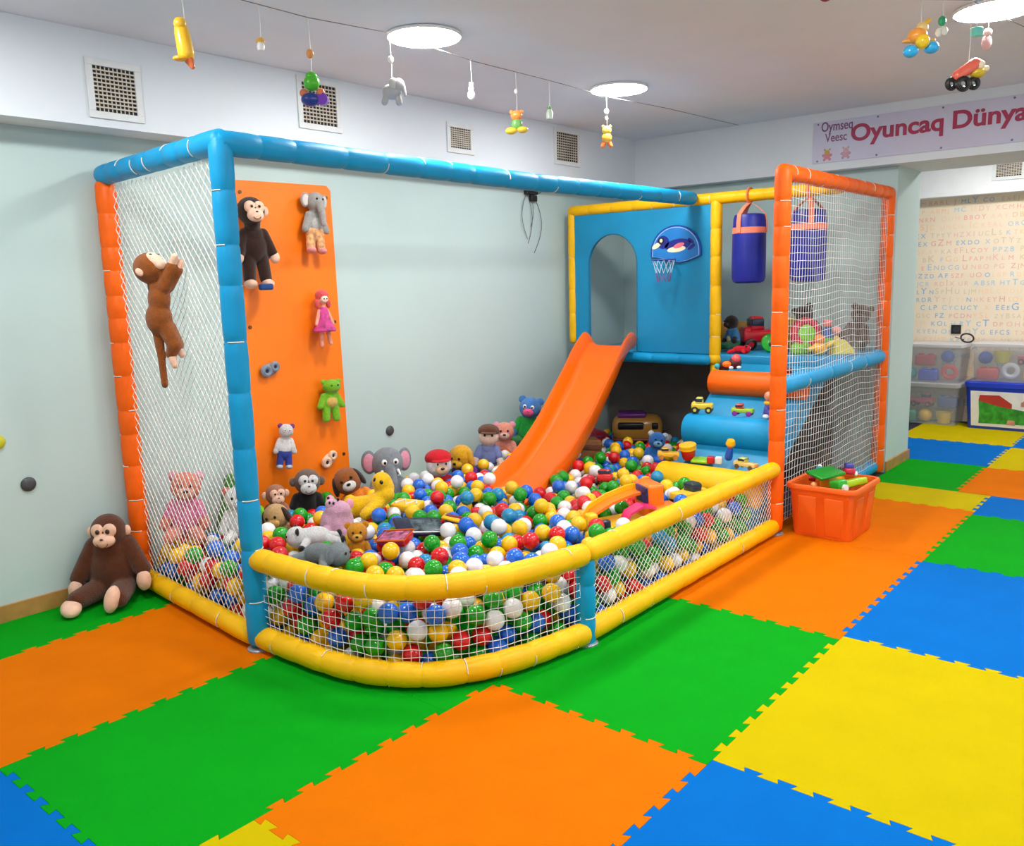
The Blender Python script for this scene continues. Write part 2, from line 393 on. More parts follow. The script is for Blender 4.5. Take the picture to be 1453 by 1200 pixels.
def padtube(name, path, m, r=.05, seg=.17, parent=frame, dome=True, rs=3, jit=.25, lab=None):
    """foam sleeve tube: bulging segments pinched by cable ties"""
    at, L = resample(path, .05); rnd = random.Random(sum(map(ord, name)) % 7 + rs + int(L * 100))
    cuts = []; s = seg * (.6 + .4 * rnd.random())
    while s < L - seg * .4: cuts.append(s); s += seg * (1 - jit + 2 * jit * rnd.random())
    S = []
    def put(s, k): S.append((s, r * k))
    if dome:
        for a in (85, 60, 35, 12): put(-r * .75 * sin(rad(a)) + 0., cos(rad(a)))
    else: put(0, .97)
    prev = 0.
    for c in cuts + [L]:
        n = max(2, int((c - prev) / .05))
        for i in range(1, n): put(prev + (c - prev) * i / n, 1. + .025 * sin(pi * i / n))
        if c < L: put(c - .009, .985); put(c - .003, .935); put(c + .003, .935); put(c + .009, .985)
        prev = c
    if dome:
        for a in (12, 35, 60, 85): put(L + r * .75 * sin(rad(a)), cos(rad(a)))
    else: put(L, .97)
    pts = []; t0 = (at(.01) - at(0)).normalized(); t1 = (at(L) - at(L - .01)).normalized()
    for s, rr in S: pts.append(at(0) + t0 * s if s < 0 else at(L) + t1 * (s - L) if s > L else at(s))
    mb = MB().tube(pts, [rr for _, rr in S], 18)
    mb.cur = 1
    for c in cuts:
        p = at(c); t = (at(c + .004) - at(c - .004)).normalized(); a = Vector((0, 0, 1)) if abs(t.z) < .9 else Vector((1, 0, 0))
        x = t.cross(a).normalized(); y = t.cross(x); ph = rnd.random() * 6.28
        q = [p + (x * cos(ph + i * .22) + y * sin(ph + i * .22)) * r * .975 for i in range(8)]
        mb.tube(q, .0028, 5)
    o = mb.build(name, [m, mTIE], parent, ang=80)
    if lab: part(o, lab)
    return o
TF = 2.27
Lx, Ly, Fx, Fy, Mx, Ry, Rx, Px = 2.19, 3.41, 2.085, 2.115, 3.04, .925, 5.15, 7.22
padtube('post', [(Lx, Ly, .05), (Lx, Ly, TF - .06)], mORG, .052, .16, lab='orange post against the left wall')
padtube('post', [(Fx, Fy, .05), (Fx, Fy, TF)], mBLU, .05, .2, lab='tall blue front post')
padtube('post', [(Mx, Ry + .005, .013), (Mx, Ry + .005, .40)], mBLU, .045, .16, lab='short blue post under the curved rail', dome=False)
padtube('post', [(Rx, Ry, .05), (Rx, Ry, TF)], mORG, .05, .17, lab='orange post between rail and steps')
padtube('post', [(Px, Ry, .05), (Px, Ry, TF)], mORG, .05, .17, lab='orange post beside the end wall')
padtube('top_beam', [(Lx, Ly, TF), (Fx, Fy, TF + .005)], mBLU, .052, .17, lab='blue beam from the wall to the front corner')
padtube('top_beam', [(Fx, Fy, TF), (4.2, 2.12, TF - .015), (6.22, 2.12, TF)], mBLU, .052, .24, lab='long blue beam')
padtube('top_beam', [(Rx, Ry, TF), (Px, Ry, TF)], mORG, .05, .17, lab='orange beam')
padtube('top_beam', [(6.3, 3.34, TF - .01), (6.3, .98, TF - .01)], mYEL, .045, .2, lab='yellow beam over the arched panel')
padtube('post', [(6.3, 3.34, 1.12), (6.3, 3.34, TF - .05)], mYEL, .038, .25, lab='yellow post at the wall side of the arched panel')
padtube('post', [(6.3, 1.94, 1.02), (6.3, 1.94, TF - .04)], mYEL, .045, .2, lab='yellow post beside the hanging bags')
MB().ell((6.3, 1.94, 1.0), (.058, .058, .055)).cap_((6.3, 1.94, .95), (6.29, 1.94, .80), .035).build('post_foot', mYEL, frame)
for nm, z in (('lower_rail', .058), ('upper_rail', .435)):
    curve = spline([(2.095, 2.08, z), (2.10, 1.86, z), (2.115, 1.62, z), (2.165, 1.40, z), (2.285, 1.20, z), (2.45, 1.075, z), (2.68, .985, z), (3.0, .925, z)], 6)
    padtube(nm, curve, mYEL, .052, .15, rs=2, lab='curved yellow rail')
    padtube(nm, [(3.07, Ry, z), (5.10, Ry, z)], mYEL, .05, .26, rs=4, lab='straight yellow rail')
    if z < .1: padtube(nm, [(Lx - .01, Ly - .06, z), (Fx, Fy + .06, z)], mYEL, .05, .24, lab='yellow rail under the left side net')
# steel feet of the front posts
for x, y in ((Fx, Fy), (Mx, Ry + .005), (Rx, Ry)):
    MB().lathe([(.03, .0004), (.056, .0004), (.056, .006), (.048, .012), (.03, .012)], (x, y, 0)).build('post_base', M((150, 160, 168), .35, metal=.4), frame)
# raised platform
pf = MB(); pf.rbox((6.79, 2.18, 1.0), (1.0, 2.36, .08), .012); pf.build('platform', mPANEL, frame)
padtube('platform_edge', [(6.24, 3.3, .995), (6.24, 1.98, .995)], mBLU, .042, .3, lab='blue tube along the platform edge')
padtube('platform_edge', [(5.22, Ry + .012, .955), (Px - .05, Ry + .012, .985)], mBLU, .058, .4, lab='thick blue tube behind the side net')
padtube('lower_rail', [(5.95, Ry + .03, .07), (Px - .04, Ry + .03, .07)], mBLU, .055, .4, lab='blue tube at the foot of the side net')
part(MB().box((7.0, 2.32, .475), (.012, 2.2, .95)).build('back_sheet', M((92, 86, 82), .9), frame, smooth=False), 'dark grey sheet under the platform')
# arched panel
ya, yb, yt, yz = 3.155, 2.66, 1.79, 2.04
out = [(3.31, 1.04), (ya, 1.04)] + [((ya + yb) / 2 + (ya - yb) / 2 * cos(rad(a)), yt + (yz - yt) * sin(rad(a))) for a in range(0, 181, 10)] + [(yb, 1.04), (1.975, 1.04), (1.975, 2.235), (3.31, 2.235)]
part(MB().prism(out, 6.285, 6.313, lambda y, z, x: (x, y, z)).build('arched_panel', mPANEL, frame, ang=30), 'blue panel with an arched doorway')
MB().tube([(6.283, ya, 1.05), (6.283, ya, yt)] + [(6.283, (ya + yb) / 2 + (ya - yb) / 2 * cos(rad(a)), yt + (yz - yt) * sin(rad(a))) for a in range(0, 181, 10)] + [(6.283, yb, 1.05)], .006, 6).build('arch_piping', M((30, 108, 140), .5), frame)

# nets --------------------------------------------------------------
def net(P, nu, nv, diamond, r, lab, m=mNET):
    """P(u, v) in cells -> point. cords are thin square tubes"""
    mb = MB(); lines = []
    if diamond:
        for s in (1, -1):
            for k in range(-nv, nu + nv + 1):
                ln = []
                for j in range(nv * 1 + 1):
                    u = k + s * j if s == 1 else k - j
                    if 0 <= u <= nu: ln.append(P(u, j))
                if len(ln) > 1: lines.append(ln)
    else:
        for i in range(nu + 1): lines.append([P(i, j) for j in range(nv + 1)])
        for j in range(nv + 1): lines.append([P(i, j) for i in range(nu + 1)])
    for ln in lines: mb.tube(ln, r, 4, cap=False)
    return part(mb.build('net', m, frame, ang=180), lab)
def wob(a, b, amp): return amp * (sin(a * 1.7 + b * .9) + .6 * sin(a * .6 - b * 1.3) + .4 * sin(a * 3.1 + b * 2.2)) / 2
def Pl(u, v):
    f = u / 22; g = v / 36; y = Ly - .055 - (Ly - Fy - .11) * f
    return (Lx + (Fx - Lx) * f + .012 + wob(u * .5, v * .4, .006) + .03 * sin(pi * f) * sin(pi * g), y + wob(v * .7, u * .5, .006), .085 + (TF - .13) * g - .02 * sin(pi * f) * g + wob(u, v * .6, .006))
net(Pl, 22, 36, True, .0022, 'white diamond net on the left side')
cur = spline([(2.10, 2.07, 0), (2.105, 1.86, 0), (2.12, 1.62, 0), (2.17, 1.40, 0), (2.29, 1.205, 0), (2.455, 1.08, 0), (2.685, .99, 0), (3.0, .93, 0)], 8)
atc, Lc = resample(cur, .05)
def Pc(u, v):
    p = atc(Lc * u / 48); q = v / 9
    return (p.x + .012 * sin(pi * q) * -.3 + wob(v, u * .8, .004), p.y + wob(v * 1.4, u * .6, .004), .095 + .31 * q + wob(u * .9, v, .005))
net(Pc, 48, 9, False, .0015, 'white square net under the curved rail')
def Ps(u, v):
    f = u / 46; q = v / 8
    return (3.09 + 2.0 * f + wob(v, u * .3, .004), Ry + .006 * sin(pi * q) + wob(u * .5, v, .003), .095 + .31 * q + wob(u * .4, v * .8, .005))
net(Ps, 46, 8, True, .0015, 'white diamond net under the straight rail')
def Pr(u, v):
    f = u / 46; g = v / 46
    bul = .03 * sin(pi * f)
    return (Rx + .055 + (Px - Rx - .11) * f + wob(v * .3, u * .4, .006), Ry - .012 - bul * .6 * sin(pi * min(1, g * 1.6)) + wob(u * .3, v * .2, .003), .06 + (TF - .11) * g + .018 * sin(u * .2 + v * .1) * sin(pi * g) + wob(u * .35, v * .5, .006))
net(Pr, 46, 46, False, .0016, 'white square net on the tower side', mNET2)

# ================================================================ SLIDE
sl = thing('slide', 'orange plastic slide running from the arched blue panel down into the ball pit', 'slide', (4.3, 2.42, .1))
mSL = M((255, 108, 0), .32, .03, 3, coat=.2)
prof = [(6.20, 1.10), (6.12, 1.095), (6.0, 1.045), (5.88, .975), (5.75, .875), (5.5, .70), (5.25, .535), (5.0, .40), (4.75, .295), (4.5, .235), (4.32, .215), (4.2, .205)]
pp = spline([(x, 2.875 - (6.30 - x) * .225, z) for x, z in prof], 4)
sec = lambda h: [(-.235, h), (-.225, h + .012), (-.21, h), (-.195, .03), (-.17, .004), (-.14, -.004), (0, -.006), (.14, -.004), (.17, .004), (.195, .03), (.21, h), (.225, h + .012), (.235, h), (.222, .0), (.2, -.03), (.15, -.038), (0, -.04), (-.15, -.038), (-.2, -.03), (-.222, 0)]
rs = []
for i, p in enumerate(pp):
    t = (pp[min(i + 1, len(pp) - 1)] - pp[max(0, i - 1)]).normalized(); side = Vector((-t.y, t.x, 0)).normalized(); nrm = side.cross(t); 
    if nrm.z < 0: nrm = -nrm
    f = i / (len(pp) - 1); h = .125 * min(1, .45 + f * 5) * min(1, .35 + (1 - f) * 3.2)
    k = .93
    rs.append([p + side * a * k + nrm * b for a, b in sec(h)])
MB().rings(rs).build('chute', mSL, sl, ang=50)
# ramp with rolls
st = thing('step_ramp', 'blue padded climbing ramp with three soft cylinder steps', 'climbing ramp', (4.9, 1.38, .02))
ra = [(4.86, .02), (4.93, .13), (5.25, .37), (5.6, .66), (5.86, .83), (6.20, .985), (6.24, .955), (6.2, .86), (5.9, .66), (5.65, .5), (5.35, .22), (5.2, .02)]
MB().prism(ra, 1.01, 1.73, lambda x, z, y: (x, y, z)).build('ramp_slab', mPANEL, st, ang=25, bev=.012)
for x, z, m, lab in ((5.08, .285, mYEL, 'yellow soft cylinder step, lowest'), (5.46, .575, mBLU, 'blue soft cylinder step, middle'), (5.83, .875, mORG, 'orange soft cylinder step, topmost')):
    R_ = .12 if z < .4 else .115 if z < .8 else .092
    part(MB().cyl((x, 1.365, z), R_, .72, (rad(90), 0, 0), 40, .018).build('roll_step', m, st, ang=35), lab)

# ================================================================ CLIMBING BOARD on the wall
t = thing('climbing_board', 'tall orange climbing board fixed to the wall with plush toys hung on it', 'climbing board', (3.36, YW, .25))
cbp = [(2.985, .02), (3.745, .02), (3.75, .25), (3.722, 2.29), (3.69, 2.32), (2.99, 2.31)]
MB().prism(cbp, YW - .024, YW - .002, lambda x, z, y: (x, y, z)).build('board', M((246, 122, 4), .42, .05, 2, coat=.1), t, smooth=False, bev=.004)
bl = MB()
for x, z in ((3.68, 2.24), (3.03, 2.24), (3.69, 1.42), (3.03, 1.42), (3.70, .5)): bl.lathe([(.001, -.006), (.011, -.006), (.012, 0), (.001, 0)], (x, YW - .024, z), 14, (rad(-90), 0, 0))
bl.build('bolt', M((120, 90, 60), .3, metal=.8), t)
def hold(x, z, c, lab, tilt):
    mb = MB(); R = Euler((0, tilt, 0)).to_matrix()
    def q(a, d, b): v = R @ Vector((a, 0, b)); return (x + v.x, YW - .024 - d, z + v.z)
    mb.torus(q(-.032, .026, 0), .026, .016, (rad(90), 0, 0)).torus(q(.034, .026, .012), .022, .014, (rad(90), 0, 0))
    mb.ell(q(0, .012, 0), (.066, .02, .04), (0, tilt, 0)); 
    o = mb.build('climbing_hold', M(c, .6, .1, 20, .2, 80), t); part(o, lab)
    b2 = MB()
    for a, b in ((-.032, 0), (.034, .012)): b2.cyl(q(a, .03, b), .012, .006, (rad(90), 0, 0), 14)
    b2.build('hold_bolt', M((40, 60, 90), .3, metal=.6), o, world=True)
hold(3.14, 1.145, (120, 132, 146), 'grey two-eyed climbing hold', -.15); hold(3.56, .486, (226, 190, 160), 'pale beige climbing hold', -.45)

# ================================================================ BASKETBALL HOOP on the panel
t = thing('basketball_hoop', 'blue dome shaped toy basketball backboard with small net on the blue panel', 'basketball hoop', (6.27, 2.28, 1.82))
HX = 6.282
def hp(y, z, d): return (HX - d, 2.285 + y * 1.13, 1.865 + z * 1.06)
dome = [(.205, -.035)] + [(.205 * cos(rad(a)), .205 * sin(rad(a)) * .98) for a in range(0, 181, 9)] + [(-.205, -.035), (-.17, -.05), (-.10, -.075), (-.03, -.085), (.06, -.07), (.13, -.045)]
mk = lambda o, k: [(a * k, b * k) for a, b in o]
MB().prism(dome, .003, .016, lambda y, z, d: hp(y, z, d)).build('backboard', M((12, 66, 158), .35), t, ang=30)
MB().prism(mk(dome, .93), .0165, .0175, lambda y, z, d: hp(y, z, d)).build('white_line', M((150, 190, 225), .35), t, smooth=False)
MB().prism(mk(dome, .90), .0178, .0186, lambda y, z, d: hp(y, z, d)).build('blue_field', M((30, 120, 196), .35), t, smooth=False)
sp_ = MB()  # a plain sea-bird picture printed on the field
def disc(y, z, ry, rz, lv, rot=0): sp_.prism([(y + ry * cos(a) * cos(rot) - rz * sin(a) * sin(rot), z + ry * cos(a) * sin(rot) + rz * sin(a) * cos(rot)) for a in [k * pi / 12 for k in range(24)]], .019 + lv * .0007, .0195 + lv * .0007, lambda y, z, d: hp(y, z, d))
disc(-.02, .05, .105, .045, 0, -.12); disc(.10, .075, .05, .05, 0); disc(-.125, .075, .03, .014, 0, .7); disc(-.13, .03, .035, .014, 0, -.6)
sp_.cur = 1; disc(.115, .085, .026, .026, 1)
sp_.cur = 2; disc(-.01, .018, .075, .022, 1, -.1); disc(.115, .088, .012, .014, 2); disc(.155, .05, .04, .018, 1, -.5)
sp_.cur = 3; disc(-.03, .045, .045, .018, 2, -.3)
sp_.build('printed_bird', [M((24, 34, 130), .4), M((16, 16, 40), .4), M((238, 228, 190), .4), M((226, 110, 130), .4)], t)
rm = MB().torus(hp(.04, -.06, .125), .09, .006, n=32).tube([hp(.0, -.06, .04), hp(.0, -.055, .012)], .008).tube([hp(.08, -.06, .04), hp(.08, -.055, .012)], .008)
rm.build('rim', M((60, 80, 170), .35), t)
nb = MB()
for k in range(12):
    for s in (1, -1):
        nb.tube([(hp(.04, -.06, .125)[0] + (.09 - .028 * j / 4) * cos(2 * pi * (k + s * j * .25) / 12), hp(.04, 0, 0)[1] + (.09 - .028 * j / 4) * sin(2 * pi * (k + s * j * .25) / 12), hp(0, -.06, 0)[2] - .105 * j / 4) for j in range(5)], .0022, 5)
nb.build('hoop_net', M((200, 220, 235), .7), t)
nb = MB()
for k in range(12):
    for s in (1, -1):
        nb.tube([(hp(.04, -.06, .125)[0] + (.062 - .01 * j / 2) * cos(2 * pi * (k + s * j * .25) / 12), hp(.04, 0, 0)[1] + (.062 - .01 * j / 2) * sin(2 * pi * (k + s * j * .25) / 12), hp(0, -.165, 0)[2] - .065 * j / 2) for j in range(3)], .003, 5)
nb.build('hoop_net', M((120, 90, 150), .7), t)

# ================================================================ PUNCHING BAGS
def bag(y, lab, rz):
    t = thing('punching_bag', lab, 'punching bag', (6.3, y, 1.60), (0, 0, rz), 'blue punching bags under the yellow beam')
    mb = MB().lathe([(.001, .0), (.09, .0), (.118, .012), (.127, .04), (.128, .2), (.126, .38), (.120, .49), (.112, .515), (.09, .522), (.001, .522)], (0, 0, 0), 32)
    mb.build('bag', M((10, 26, 140), .45, .06, 5, .1, 60), t, world=False)
    o = MB().lathe([(.1235, .375), (.1275, .375), (.1265, .42), (.1225, .42)], (0, 0, 0), 32).build('band', M((240, 128, 98), .7), t, world=False); part(o, 'salmon band')
    for a in (0.5, 2.6, 4.7):
        s = MB(); c_, s_ = cos(a), sin(a)
        pts = [(.13 * c_, .13 * s_, .38), (.128 * c_, .128 * s_, .46), (.117 * c_, .117 * s_, .52), (.06 * c_, .06 * s_, .575), (.014 * c_, .014 * s_, .603)]
        rs = []
        for p in pts:
            p = Vector(p); tx = Vector((-s_, c_, 0)) * .019; nx = Vector((c_, s_, .3)) * .0025
            rs.append([p - tx - nx, p + tx - nx, p + tx + nx, p - tx + nx])
        s.rings(rs).build('strap', M((242, 134, 100), .7), t, world=False)
    MB().torus((0, 0, .66), .057, .007, (rad(90), 0, -rz), n=24).build('loop', M((238, 120, 84), .7), t, world=False)
bag(1.665, 'blue punching bag in the open bay between the yellow and orange posts', .3)
bag(1.20, 'blue punching bag seen through the white tower net', 1.0)
# ================================================================ PLUSH TOYS
VOX = .011
def blob(prims, name, m, t, vox=0, lab=None):
    """prims: 6 numbers = ellipsoid (centre, radii); 9 = with rotation; 8 = capsule (p0, p1, r0, r1). Several prims melt into one skin"""
    mb = MB()
    for p in prims:
        if len(p) == 6: mb.ell(p[:3], p[3:6])
        elif len(p) == 9: mb.ell(p[:3], p[3:6], p[6:9])
        else: mb.cap_(p[:3], p[3:6], p[6], p[7])
    o = mb.build(name, m, t, world=False, remesh=vox, ang=180)
    if lab: part(o, lab)
    return o
def mir(p):
    p = list(p)
    p[0] = -p[0]
    if len(p) == 8: p[3] = -p[3]
    if len(p) == 9: p[7] = -p[7]; p[8] = -p[8]
    return tuple(p)
def pair(p, name, m, t, lab=None):
    blob([p], name, m, t, 0, lab); return blob([mir(p)], name, m, t, 0, lab)
def eyes(t, x, y, z, r, white=0):
    for s in (1, -1):
        o = blob([(s * x, y, z, r, r * .6, r)], 'eye', eyeW if white else eyeB, t)
        if white: blob([(s * x * .92, y - r * .5, z, r * .5, r * .3, r * .5)], 'pupil', eyeB, o)
def critter(name, label, loc, rot, s, f, pose='sit', ears='round', earm=None, face=None, muzzle=None, nosem=None, belly=None, feet=None, hands=None, trunk=False, group=None, white=0, hat=None, head=(0, 0, 0), shirt=None, legs=None, cat='plush toy', vox=VOX, tusk=False):
    t = thing(name, label, cat, loc, rot, group, s)
    hx, hy, hz = head
    if pose == 'sit':
        H_ = Vector((hx, -.04 + hy, .72 + hz)); hr = .2
        body = [(0, 0, .28, .2, .17, .27), (0, -.01, .45, .155, .14, .16)]
        A = (.15, -.02, .46, .26, -.14, .2, .075, .07); G = (.11, -.06, .1, .2, -.36, .085, .1, .085)
        Fp = (.205, -.43, .11, .08, .065, .12); Hp = (.265, -.17, .16, .07, .06, .085)
        B = (0, -.06, .27, .155, .125, .2)
    elif pose == 'hang':
        H_ = Vector((hx, -.03 + hy, .83 + hz)); hr = .155
        body = [(0, 0, .46, .145, .11, .18), (0, 0, .58, .115, .095, .13)]
        A = (.11, 0, .62, .2, -.04, .38, .058, .055); G = (.075, 0, .36, .095, -.03, .1, .075, .068)
        Fp = (.1, -.06, .055, .07, .1, .055); Hp = (.21, -.05, .35, .055, .05, .07)
        B = (0, -.035, .47, .11, .09, .14)
    else:  # lie: face down, head toward the front
        H_ = Vector((hx, -.3 + hy, .2 + hz)); hr = .2
        body = [(0, .05, .18, .22, .3, .18), (0, -.12, .19, .17, .18, .16)]
        A = (.16, -.12, .14, .34, -.22, .07, .08, .07); G = (.12, .28, .12, .22, .5, .07, .1, .08)
        Fp = (.23, .54, .09, .08, .06, .1); Hp = (.36, -.24, .07, .07, .07, .06); B = (0, -.02, .16, .2, .25, .15)
    if shirt or legs:
        pass
    skin = body + [A, mir(A), G, mir(G), (H_.x, H_.y, H_.z, hr, hr * .94, hr), (H_.x * .5, H_.y * .5 + .0, (H_.z + body[1][2]) / 2, .09, .085, .1)]
    if trunk:
        skin += [(H_.x, H_.y - hr * .7, H_.z - .03, H_.x + .02, H_.y - hr * 1.15, H_.z - .2, .075, .055), (H_.x + .02, H_.y - hr * 1.15, H_.z - .2, H_.x + .03, H_.y - hr * 1.25, H_.z - .36, .055, .045)]
    blob(skin, 'body', f, t, vox)
    em = earm or f
    hp_ = lambda x, y, z: (H_.x + x * hr, H_.y + y * hr, H_.z + z * hr)
    if ears:
        for sg in (1, -1):
            if ears == 'round':
                e = blob([(*hp_(sg * .82, .1, .68), hr * .36, hr * .16, hr * .36)], 'ear', f if earm is None else em, t)
                if earm: blob([(*hp_(sg * .82, -.02, .68), hr * .24, hr * .1, hr * .24)], 'inner_ear', em, e)
            elif ears == 'side':
                e = blob([(*hp_(sg * 1.05, .05, .0), hr * .3, hr * .14, hr * .36)], 'ear', em, t)
            elif ears == 'flap':
                e = blob([(*hp_(sg * 1.12, .12, .12), hr * .5, hr * .13, hr * .75, 0, 0, sg * .35)], 'ear', f, t)
                blob([(*hp_(sg * 1.13, .02, .1), hr * .36, hr * .1, hr * .58, 0, 0, sg * .35)], 'inner_ear', em, e)
            elif ears == 'drop':
                e = blob([(*hp_(sg * .92, -.1, -.05), hr * .24, hr * .34, hr * .72, 0, sg * -.25, 0)], 'ear', em, t)
            elif ears == 'long':
                e = blob([(*hp_(sg * .4, .05, 1.35), hr * .22, hr * .12, hr * .7, 0, sg * .2, 0)], 'ear', em, t)
            elif ears == 'point':
                e = blob([(*hp_(sg * .6, .05, .95), hr * .22, hr * .14, hr * .4, 0, sg * .4, 0)], 'ear', em, t)
    if face:   # pale heart shaped monkey face with a wide muzzle
        blob([(*hp_(.33, -.72, .22), hr * .42, hr * .26, hr * .44), (*hp_(-.33, -.72, .22), hr * .42, hr * .26, hr * .44), (*hp_(0, -.86, -.38), hr * .62, hr * .34, hr * .46)], 'face', face, t, vox * .7)
        mo = MB(); mo.torus(hp_(0, -1.16, -.36), hr * .3, hr * .025, (rad(90), 0, 0), 16, 6, (pi * 1.15, pi * 1.85)); mo.build('mouth', M((70, 30, 24), .8), t, world=False)
        blob([(*hp_(0, -1.19, -.14), hr * .1, hr * .05, hr * .06)], 'nose', M((60, 34, 30), .6), t)
        eyes(t, hr * .28, H_.y - hr * .99, H_.z + hr * .24, hr * .1) if not H_.x else [blob([(*hp_(sg * .28, -.99, .24), hr * .1, hr * .06, hr * .1)], 'eye', eyeB, t) for sg in (1, -1)]
    elif pose != 'none':
        if muzzle:
            blob([(*hp_(0, -.82, -.28), hr * .5, hr * .36, hr * .38)], 'muzzle', muzzle, t)
            blob([(*hp_(0, -1.15, -.14), hr * .16, hr * .09, hr * .11)], 'nose', nosem or eyeB, t)
        for sg in (1, -1):
            e = blob([(*hp_(sg * .36, -.9, .22), hr * (.17 if white else .11), hr * .08, hr * (.2 if white else .12))], 'eye', eyeW if white else eyeB, t)
            if white: blob([(*hp_(sg * .33, -.985, .2), hr * .08, hr * .05, hr * .1)], 'pupil', eyeB, e)
    if tusk:
        for sg in (1, -1): blob([(*hp_(sg * .5, -.8, -.35), *hp_(sg * .55, -1.1, -.55), hr * .1, hr * .05)], 'tusk', eyeW, t)
    if belly: blob([B], 'belly', belly, t)
    if feet:
        for p in (Fp, mir(Fp)): blob([p], 'foot', feet, t)
    if hands:
        for p in (Hp, mir(Hp)): blob([p], 'hand', hands, t)
    if hat:
        blob([(*hp_(0, .1, .5), hr * 1.06, hr * 1.02, hr * .68), (*hp_(0, -.75, .42), hr * .75, hr * .5, hr * .1)], 'cap', hat, t, vox * .8)
    if shirt: blob([tuple(list(body[0][:3]) + [v * 1.06 for v in body[0][3:]]), tuple(list(body[1][:3]) + [v * 1.06 for v in body[1][3:]])] + [(*[a + (b - a) * k for a, b, k in zip(q[:3], q[3:6], (0, 0, 0))], *[a + (b - a) * .55 for a, b in zip(q[:3], q[3:6])], q[6] * 1.12, q[6] * 1.1) for q in (A, mir(A))], 'shirt', shirt, t, vox)
    if legs: blob([(*q[:6], q[6] * 1.08, q[7] * 1.1) for q in (G, mir(G))] + [tuple(list(body[0][:2]) + [body[0][2] - .12, body[0][3] * 1.07, body[0][4] * 1.07, .15])], 'trousers', legs, t, vox)
    return t
RZ = rad(-50)
skinM = cloth(236, 192, 166); brown = fur(88, 46, 24); dbrown = fur(50, 28, 20); lbrown = fur(142, 76, 24)
grey = fur(126, 134, 142); lgrey = fur(166, 164, 160); pinkM = cloth(222, 150, 170); whiteF = fur(226, 226, 226); beige = fur(206, 166, 112); blackF = fur(26, 24, 26)

# big brown monkey sitting on the mat against the wall
t = thing('plush_monkey', 'large dark brown plush monkey sitting on the green mat against the wall outside the pit', 'plush toy', (1.965, 3.315, .006), (0, 0, rad(-43)), s=.85)
blob([(0, .06, .2, .155, .125, .2), (0, .05, .32, .115, .10, .11), (.1, .05, .35, .195, .0, .19, .058, .052), (-.1, .05, .35, -.195, -.01, .16, .058, .052), (.07, .0, .08, .10, -.2, .07, .075, .058), (-.07, .0, .08, -.155, -.19, .072, .075, .06), (0, .03, .445, .108, .1, .112)], 'body', brown, t, .009)
for p in ((.205, -.03, .125, .045, .04, .07), (-.205, -.05, .09, .045, .04, .065)): blob([p], 'hand', skinM, t)
blob([(-.165, -.25, .045, .06, .085, .045, .2, 0, .35)], 'foot', skinM, t); blob([(.075, -.245, .085, .045, .045, .085, -.3, .2, 0)], 'foot', skinM, t)
for s in (1, -1): blob([(s * .112, .04, .44, .022, .016, .034)], 'ear', skinM, t)
blob([(.036, -.052, .47, .042, .024, .045), (-.036, -.052, .47, .042, .024, .045), (0, -.06, .405, .068, .045, .044)], 'face', skinM, t, .006)
for s in (1, -1):
    e = blob([(s * .03, -.075, .466, .014, .009, .016)], 'eye', M((80, 44, 20), .2), t); blob([(s * .03, -.083, .466, .008, .004, .009)], 'pupil', eyeB, e)
blob([(0, -.104, .425, .011, .006, .007)], 'nose', M((90, 56, 44), .6), t)
MB().torus((0, -.098, .405), .035, .0025, (rad(90), 0, 0), 18, 6, (pi * 1.1, pi * 1.9)).build('mouth', M((110, 66, 56), .7), t, world=False)
# monkey clinging to the outside of the left net (local x runs along the net toward the front post)
t = thing('plush_monkey', 'reddish brown plush monkey with long tail clinging to the outside of the left net', 'plush toy', (2.035, 2.70, 1.325), (0, rad(4), rad(-72)), s=.82)
blob([(.005, 0, .25, .078, .07, .1), (.012, 0, .36, .066, .06, .09), (-.035, -.015, .535, .096, .085, .09), (0, 0, .43, .055, .05, .05), (.05, .0, .43, .095, .02, .55, .042, .034), (.05, .03, .43, .11, .05, .53, .036, .03), (.045, .01, .2, .1, .015, .1, .05, .042), (.1, .015, .1, .072, .015, .045, .042, .032), (.03, .04, .2, .085, .05, .1, .045, .04), (-.01, 0, .18, .012, .0, .02, .032, .022), (.012, 0, .02, .03, .0, -.14, .022, .02)], 'body', lbrown, t, .008)
blob([(.097, .02, .56, .118, .02, .605, .026, .02)], 'hand', skinM, t); blob([(.11, .05, .535, .128, .055, .575, .024, .018)], 'hand', skinM, t)
blob([(.075, .015, .04, .098, .012, -.02, .026, .018)], 'foot', skinM, t); blob([(.085, .05, .09, .115, .055, .04, .024, .018)], 'foot', skinM, t)
blob([(.012, -.02, .585, .06, .05, .028, 0, .62, 0), (.045, -.02, .56, .035, .04, .03, 0, .6, 0)], 'face', skinM, t, .006)
blob([(-.03, -.098, .512, .03, .012, .02, 0, .5, 0)], 'ear', skinM, t); blob([(-.03, .07, .512, .03, .012, .02, 0, .5, 0)], 'ear', skinM, t)
for y in (-.045, .01): blob([(.005, y, .612, .009, .009, .007)], 'eye', eyeB, t)

# toys hung on the climbing board (board face at y = 3.456)
BY = YW - .024
cr = critter
t = cr('plush_monkey', 'dark brown plush monkey with pale face hung at the top of the orange board', (3.05, BY - .085, 1.655), (0, 0, rad(-12)), .54, dbrown, 'hang', 'side', skinM, face=skinM, feet=skinM, hands=skinM, head=(-.035, -.02, .03))
MB().rbox((.03, -.17, .02), (.16, .07, .07), .02).build('shoe', cloth(40, 70, 130), t, world=False)
cr('plush_elephant', 'grey plush elephant doll with pink feet hung at the top right of the orange board', (3.515, BY - .06, 1.87), (.0, .06, rad(-5)), .40, lgrey, 'hang', 'flap', M((214, 206, 200), .9), trunk=True, feet=cloth(226, 150, 150), legs=M((226, 160, 110), .9, .5, 14), belly=fur(190, 190, 186))
